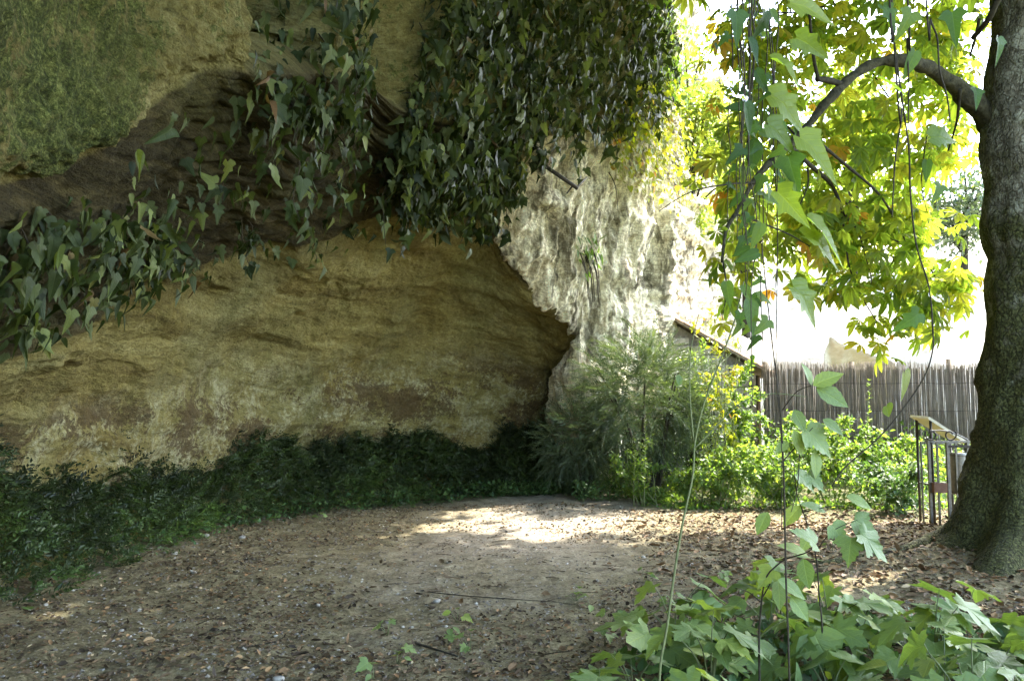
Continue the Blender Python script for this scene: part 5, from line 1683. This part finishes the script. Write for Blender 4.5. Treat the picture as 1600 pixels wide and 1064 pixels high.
def seedlings():
    rg = np.random.default_rng(111)
    me = BROAD_ME
    spots = [(1010, 905), (900, 935), (1050, 945), (700, 1000), (735, 1010), (605, 985), (620, 1030), (585, 1055), (925, 945), (715, 965), (955, 965), (1130, 905), (945, 1000), (1300, 860), (500, 810), (360, 815), (385, 808)]
    labs = ['small seedling among the first orange leaves right of the path', 'small seedling at the tip of the long twig', 'seedling between the bramble stem and the broad leaved patch', 'seedling left of the leafy pair near the short twig', 'brightest seedling beside the short twig',
            'low seedling on the litter left of the short twig', 'small seedling just below the one left of the short twig', 'seedling at the very bottom edge of the path', 'second seedling at the tip of the long twig', 'seedling just below the long twig', 'seedling at the left corner of the broad leaved patch',
            'seedling behind the left part of the broad leaved patch', 'seedling touching the left edge of the broad leaved patch', 'seedling on the dead leaves before the tree roots', 'seedling under the wall at the middle of the undergrowth', 'first of two seedlings by the pale stones under the wall', 'second of two seedlings by the pale stones under the wall']
    for k, (px, py) in enumerate(spots):
        g = ground_at(px, py, 0.03)
        g[2] = float(gz(g[0], g[1]))
        root = thing('seedling', labs[k], 'plant', g, 'seedlings on the bare earth')
        for j in range(rg.integers(3, 6)):
            a = rg.uniform(0, 2 * np.pi)
            h = rg.uniform(0.04, 0.13)
            tip = np.array([math.cos(a) * 0.05, math.sin(a) * 0.05, h])
            MB().tube([g - [0, 0, 0.01], g + tip], [0.003, 0.0015], 4, smooth=False).build('stalk', M['green_stem'], root)
            f = np.array([math.cos(a), math.sin(a), -0.2])
            R = frames(f[None], (np.array([0, -0.3, 1.0]) + rg.normal(size=3) * 0.3)[None])[0]
            o = link('leaf', me[rg.integers(3)], root)
            o.matrix_basis = Matrix.Translation(Vector(tip)) @ Matrix(R.tolist()).to_4x4() @ Matrix.Scale(float(rg.uniform(0.05, 0.10)), 4)


seedlings()


# ------------------------------------------------------------------ litter, gravel, stones, twigs
def ground_scatter():
    rg = np.random.default_rng(121)
    def pts(n, x0, x1, y0, y1):
        # more pieces near the camera, where they show largest
        y = y0 + (y1 - y0) * rg.uniform(0, 1, n) ** 1.7
        x = rg.uniform(x0, x1, n)
        return x, y
    n = 76000
    x, y = pts(n, -5.2, 7.5, 3.2, 13.2)
    cx = np.interp(y, [3, 5, 8, 11, 13, 16], [-0.9, -0.5, -0.1, 0.4, 0.8, 1.4])
    cl = fbm(np.stack([x, y, 0 * x], -1), 1.0, 4, 131)
    d = np.abs(x - cx)
    dens = np.clip(0.30 + 0.70 * sstep(0.6, 2.4, d) + 1.0 * cl + 0.35 * sstep(8, 4.5, y), 0.02, 1) * np.where(y < 6.0, 1.0, np.where(x < cx, 0.8, 1.0))
    k = rg.uniform(size=n) < dens
    x, y = x[k], y[k]
    n = len(x)
    P = np.stack([x, y, gz(x, y) + rg.uniform(0.004, 0.018, n)], -1)
    curl = (np.array([[0, 0, 0.02], [0.30, 0.35, 0.16], [0.22, 0.75, 0.12], [0, 1, 0.06], [-0.26, 0.68, 0.17], [-0.28, 0.30, 0.12], [0, 0.5, -0.03]], float),
            np.array([[0, 1, 6], [1, 2, 6], [2, 3, 6], [3, 4, 6], [4, 5, 6], [5, 0, 6]]))
    R = frames(rg.normal(size=(n, 3)) * [1, 1, 0.22], np.array([0, 0, 1.0]) + rg.normal(size=(n, 3)) * 0.40)
    right = sstep(0.2, 2.2, x - np.interp(y, [3, 13], [0.2, 1.2]))
    tint = np.clip(rg.beta(1.5, 1.9, n) * 0.92 + 0.25 * right * rg.uniform(0, 1, n) ** 0.7, 0, 1)
    tint = np.where(rg.uniform(size=n) < 0.05, rg.uniform(0.85, 1, n), tint)
    sc = (0.014 + 0.045 * rg.uniform(0, 1, n) ** 1.6) * (1 + 0.5 * right)
    tag(mass('leaf_litter', P, R, sc, tint, [curl, SMALL], M['litter']), kind='stuff', label='brown and orange dead leaves littering the earth floor')
    n = 1100
    x = rg.uniform(1.4, 7.2, n)
    y = rg.uniform(3.6, 12.0, n)
    P = np.stack([x, y, gz(x, y) + rg.uniform(0.008, 0.03, n)], -1)
    R = frames(rg.normal(size=(n, 3)) * [1, 1, 0.18], np.array([0, 0, 1.0]) + rg.normal(size=(n, 3)) * 0.45)
    tag(mass('fallen_leaves', P, R, rg.uniform(0.06, 0.13, n), np.clip(rg.normal(0.72, 0.14, n), 0, 1), [curl, LANCE, curl], M['litter']), kind='stuff', label='larger orange chestnut leaves fallen round the tree')
    n = 900
    x = rg.uniform(-4.4, 0.6, n)
    y = 3.5 + 5.0 * rg.uniform(0, 1, n) ** 1.6
    kk = fbm(np.stack([x, y, 0 * x], -1), 0.9, 3, 133) > -0.25
    x, y = x[kk], y[kk]
    n = len(x)
    P = np.stack([x, y, gz(x, y) + rg.uniform(0.008, 0.025, n)], -1)
    R = frames(rg.normal(size=(n, 3)) * [1, 1, 0.2], np.array([0, 0, 1.0]) + rg.normal(size=(n, 3)) * 0.5)
    tag(mass('withered_leaves', P, R, rg.uniform(0.04, 0.09, n), np.clip(rg.normal(0.38, 0.2, n), 0, 0.9), [curl, LANCE, curl], M['litter']), kind='stuff', label='dark withered leaves lying on the left part of the floor')
    n = 38000
    x, y = pts(n, -4.8, 7.0, 3.2, 13.6)
    P = np.stack([x, y, gz(x, y) + 0.001], -1)
    v = np.array([[1, 0, 0], [0, 1, 0], [-1, 0, 0], [0, -1, 0], [0.1, 0.1, 0.7], [0, 0, -0.6]], float)
    f = np.array([[0, 1, 4], [1, 2, 4], [2, 3, 4], [3, 0, 4]])
    v = v[:5] - [0, 0, 0.15]
    v2 = v * [1.3, 0.8, 0.8] + 0.12 * rg.normal(size=v.shape)
    v3 = v * [0.9, 1.1, 1.0] + 0.12 * rg.normal(size=v.shape)
    R = frames(rg.normal(size=(n, 3)) * [1, 1, 0.2], np.array([0, 0, 1.0]) + rg.normal(size=(n, 3)) * 0.2)
    sc = 0.005 + 0.015 * rg.uniform(0, 1, n) ** 3
    sc = np.where(rg.uniform(size=n) < 0.015, sc + rg.uniform(0.005, 0.014, n), sc)
    tag(mass('gravel', P, R, sc, np.clip(rg.normal(0.5, 0.24, n), 0, 1), [(v, f), (v2, f), (v3, f)], M['gravel']), kind='stuff', label='fine pale gravel scattered over the trodden earth')
    # short broken twigs as debris
    n = 1400
    x, y = pts(n, -4.6, 7.0, 3.3, 12.0)
    P = np.stack([x, y, gz(x, y) + 0.008], -1)
    st = MB().tube([[0, 0, 0], [0.02, 0.5, 0.02], [-0.01, 1, 0]], [0.02, 0.018, 0.012], 4, smooth=False)
    tv, tf = np.vstack(st.V), np.vstack([np.vstack(st.F3), np.vstack(st.F4)[:, [0, 1, 2]], np.vstack(st.F4)[:, [0, 2, 3]]])
    R = frames(rg.normal(size=(n, 3)) * [1, 1, 0.08], np.array([0, 0, 1.0]) + rg.normal(size=(n, 3)) * 0.1)
    tag(mass('twig_debris', P, R, rg.uniform(0.04, 0.20, n), rg.uniform(0.05, 0.6, n), [(tv, tf)], M['litter']), kind='stuff', label='small broken twigs scattered over the earth floor')


ground_scatter()


def stones_and_twigs():
    rg = np.random.default_rng(141)
    import bmesh
    mes = []
    for k in range(4):
        bm = bmesh.new()
        bmesh.ops.create_icosphere(bm, subdivisions=2, radius=1.0)
        V = np.array([v.co[:] for v in bm.verts])
        d = 1 + 0.28 * fbm(V + 10 * k, 0.9, 3, 150 + k)
        for v, s in zip(bm.verts, d):
            v.co = v.co * float(s)
            v.co.z *= 0.7
        me = bpy.data.meshes.new('stone')
        bm.to_mesh(me)
        bm.free()
        me.materials.append(M['stone'])
        me.polygons.foreach_set("use_smooth", np.ones(len(me.polygons), bool))
        mes.append(me)
    spots = [(437, 1055, 10, 'largest rounded pale stone at the bottom edge of the path'), (683, 938, 8, 'pale stone lying at the end of the long twig'), (378, 837, 6, 'pale stone by the low plants under the wall'), (322, 838, 6, 'pale stone nearest the dark undergrowth'),
             (272, 866, 7, 'pale upright stone in front of the undergrowth'), (302, 893, 6, 'flat pale stone on the litter before the undergrowth'), (72, 945, 5, 'pale stone at the far left of the floor'), (190, 977, 6, 'buff stone on the dark leaf litter at left'), (498, 935, 5, 'pale pebble in the middle of the litter'),
             (700, 880, 4, 'small white pebble on the middle of the path'), (1005, 868, 5, 'small white pebble by the first orange leaves'), (1185, 975, 8, 'white stone among the broad leaves')]
    for k, (px, py, r, lab) in enumerate(spots):
        g = ground_at(px, py, 0.02)
        rr = r * g[1] / FPX * 0.8
        o = link('stone', mes[k % 4])
        o.location = (g[0], g[1], float(gz(g[0], g[1])) + rr * 0.35)
        o.scale = (rr * rg.uniform(0.9, 1.3), rr, rr * rg.uniform(0.7, 1.0))
        o.rotation_euler = (rg.normal() * 0.2, rg.normal() * 0.2, rg.uniform(0, 6))
        tag(o, lab, 'stone', 'loose pale stones')
    for pts, r, lab in (([(668, 922), (720, 930), (790, 937), (860, 939), (905, 942)], 0.004, 'long dark twig lying across the middle of the path'), ([(645, 1000), (680, 1012), (715, 1022)], 0.008, 'short dark twig near the bottom of the path'),
                        ([(370, 1010), (420, 1000), (450, 985)], 0.006, 'thin curved twig on the litter at lower left'), ([(1390, 1002), (1460, 1010), (1520, 1014), (1570, 1012)], 0.010, 'pale bare twig among the leaves at lower right')):
        Q = []
        for x, y in pts:
            g = ground_at(x, y, 0.02)
            g[2] = float(gz(g[0], g[1])) + 0.012
            Q.append(g)
        b = Q[len(Q) // 2].copy()
        m = MB().tube(Q, np.linspace(r, r * 0.5, len(Q)), 6, 6, wob=0.3)
        o = link('twig', m.mesh('twig', M['branch'], True, b))
        o.location = b
        tag(o, lab, 'twig')


stones_and_twigs()


# sunlit tangle filling the ground between path, shed and fence
def sunny_undergrowth():
    rg = np.random.default_rng(161)
    n = 15000
    x = rg.uniform(1.5, 8.5, n)
    y = rg.uniform(12.3, 16.4, n)
    edge = 12.55 + 0.9 * sstep(3.0, 1.2, x) + 0.25 * vnoise(np.stack([x * 1.5, 0 * x, 0 * x], -1), 3)
    k = (y > edge) & ~((np.hypot(x - 1.0, y - 13.2) < 1.1))
    x, y = x[k], y[k]
    n = len(x)
    Q = np.stack([x, y, 0 * x], -1)
    hm = np.clip(0.26 + 0.60 * fbm(Q, 1.1, 3, 165) + 0.20 * (y - 12.6), 0.06, 1.25) * np.clip((y - np.interp(x, [1.5, 3, 8.5], [13.1, 12.4, 12.4])) * 1.2, 0.12, 1)
    z = gz(x, y) + hm * rg.uniform(0.05, 1, n) ** 0.6
    P = np.stack([x, y, z], -1)
    F = rg.normal(size=(n, 3)) + [0, -0.3, 0.1]
    tint = np.clip(rg.uniform(0, 0.9, n) + 0.2 * fbm(Q, 1.2, 2, 167), 0, 1)
    tag(mass('sunny_undergrowth', P, frames(F, np.array([0.1, -0.15, 1.0]) + rg.normal(size=(n, 3)) * 0.4), rg.uniform(0.05, 0.115, n), tint, [OVATE, SMALL, LANCE, SMALL], M['fresh']), kind='stuff', label='tangle of sunlit green weeds between the path and the reed fence')


sunny_undergrowth()


# tan ledge of rock that shows above the fence, its underside turned to the camera
def rock_ledge():
    n, m = 40, 14
    px = np.linspace(1285, 1400, n)
    top = np.interp(px, [1285, 1300, 1320, 1360, 1400], [575, 528, 540, 556, 568])
    b = at(1340, 600, 21.5)
    b[2] = 0.0
    V = []
    for k in range(m):
        f = k / (m - 1)
        for i in range(n):
            p = at(px[i], top[i] * (1 - f) + 640 * f, 21.0 + 1.1 * f)
            V.append(p)
    for i in range(n):
        V.append(at(px[i], top[i] - 2, 22.6))
    V = np.array(V)
    V += 0.10 * np.stack([fbm(V, 1.6, 4, 201), fbm(V + 5, 1.6, 4, 202), 0.6 * fbm(V + 9, 1.6, 4, 203)], -1)
    F = []
    for k in range(m - 1):
        for i in range(n - 1):
            F.append((k * n + i, (k + 1) * n + i, (k + 1) * n + i + 1, k * n + i + 1))
    for i in range(n - 1):
        F.append((m * n + i, i, i + 1, m * n + i + 1))
    o = link('rock_ledge', new_mesh('rock_ledge', V - b, np.array(F), M['bank']))
    o.location = b
    tag(o, 'tan wedge of overhanging rock showing above the reed fence', 'rock')


rock_ledge()
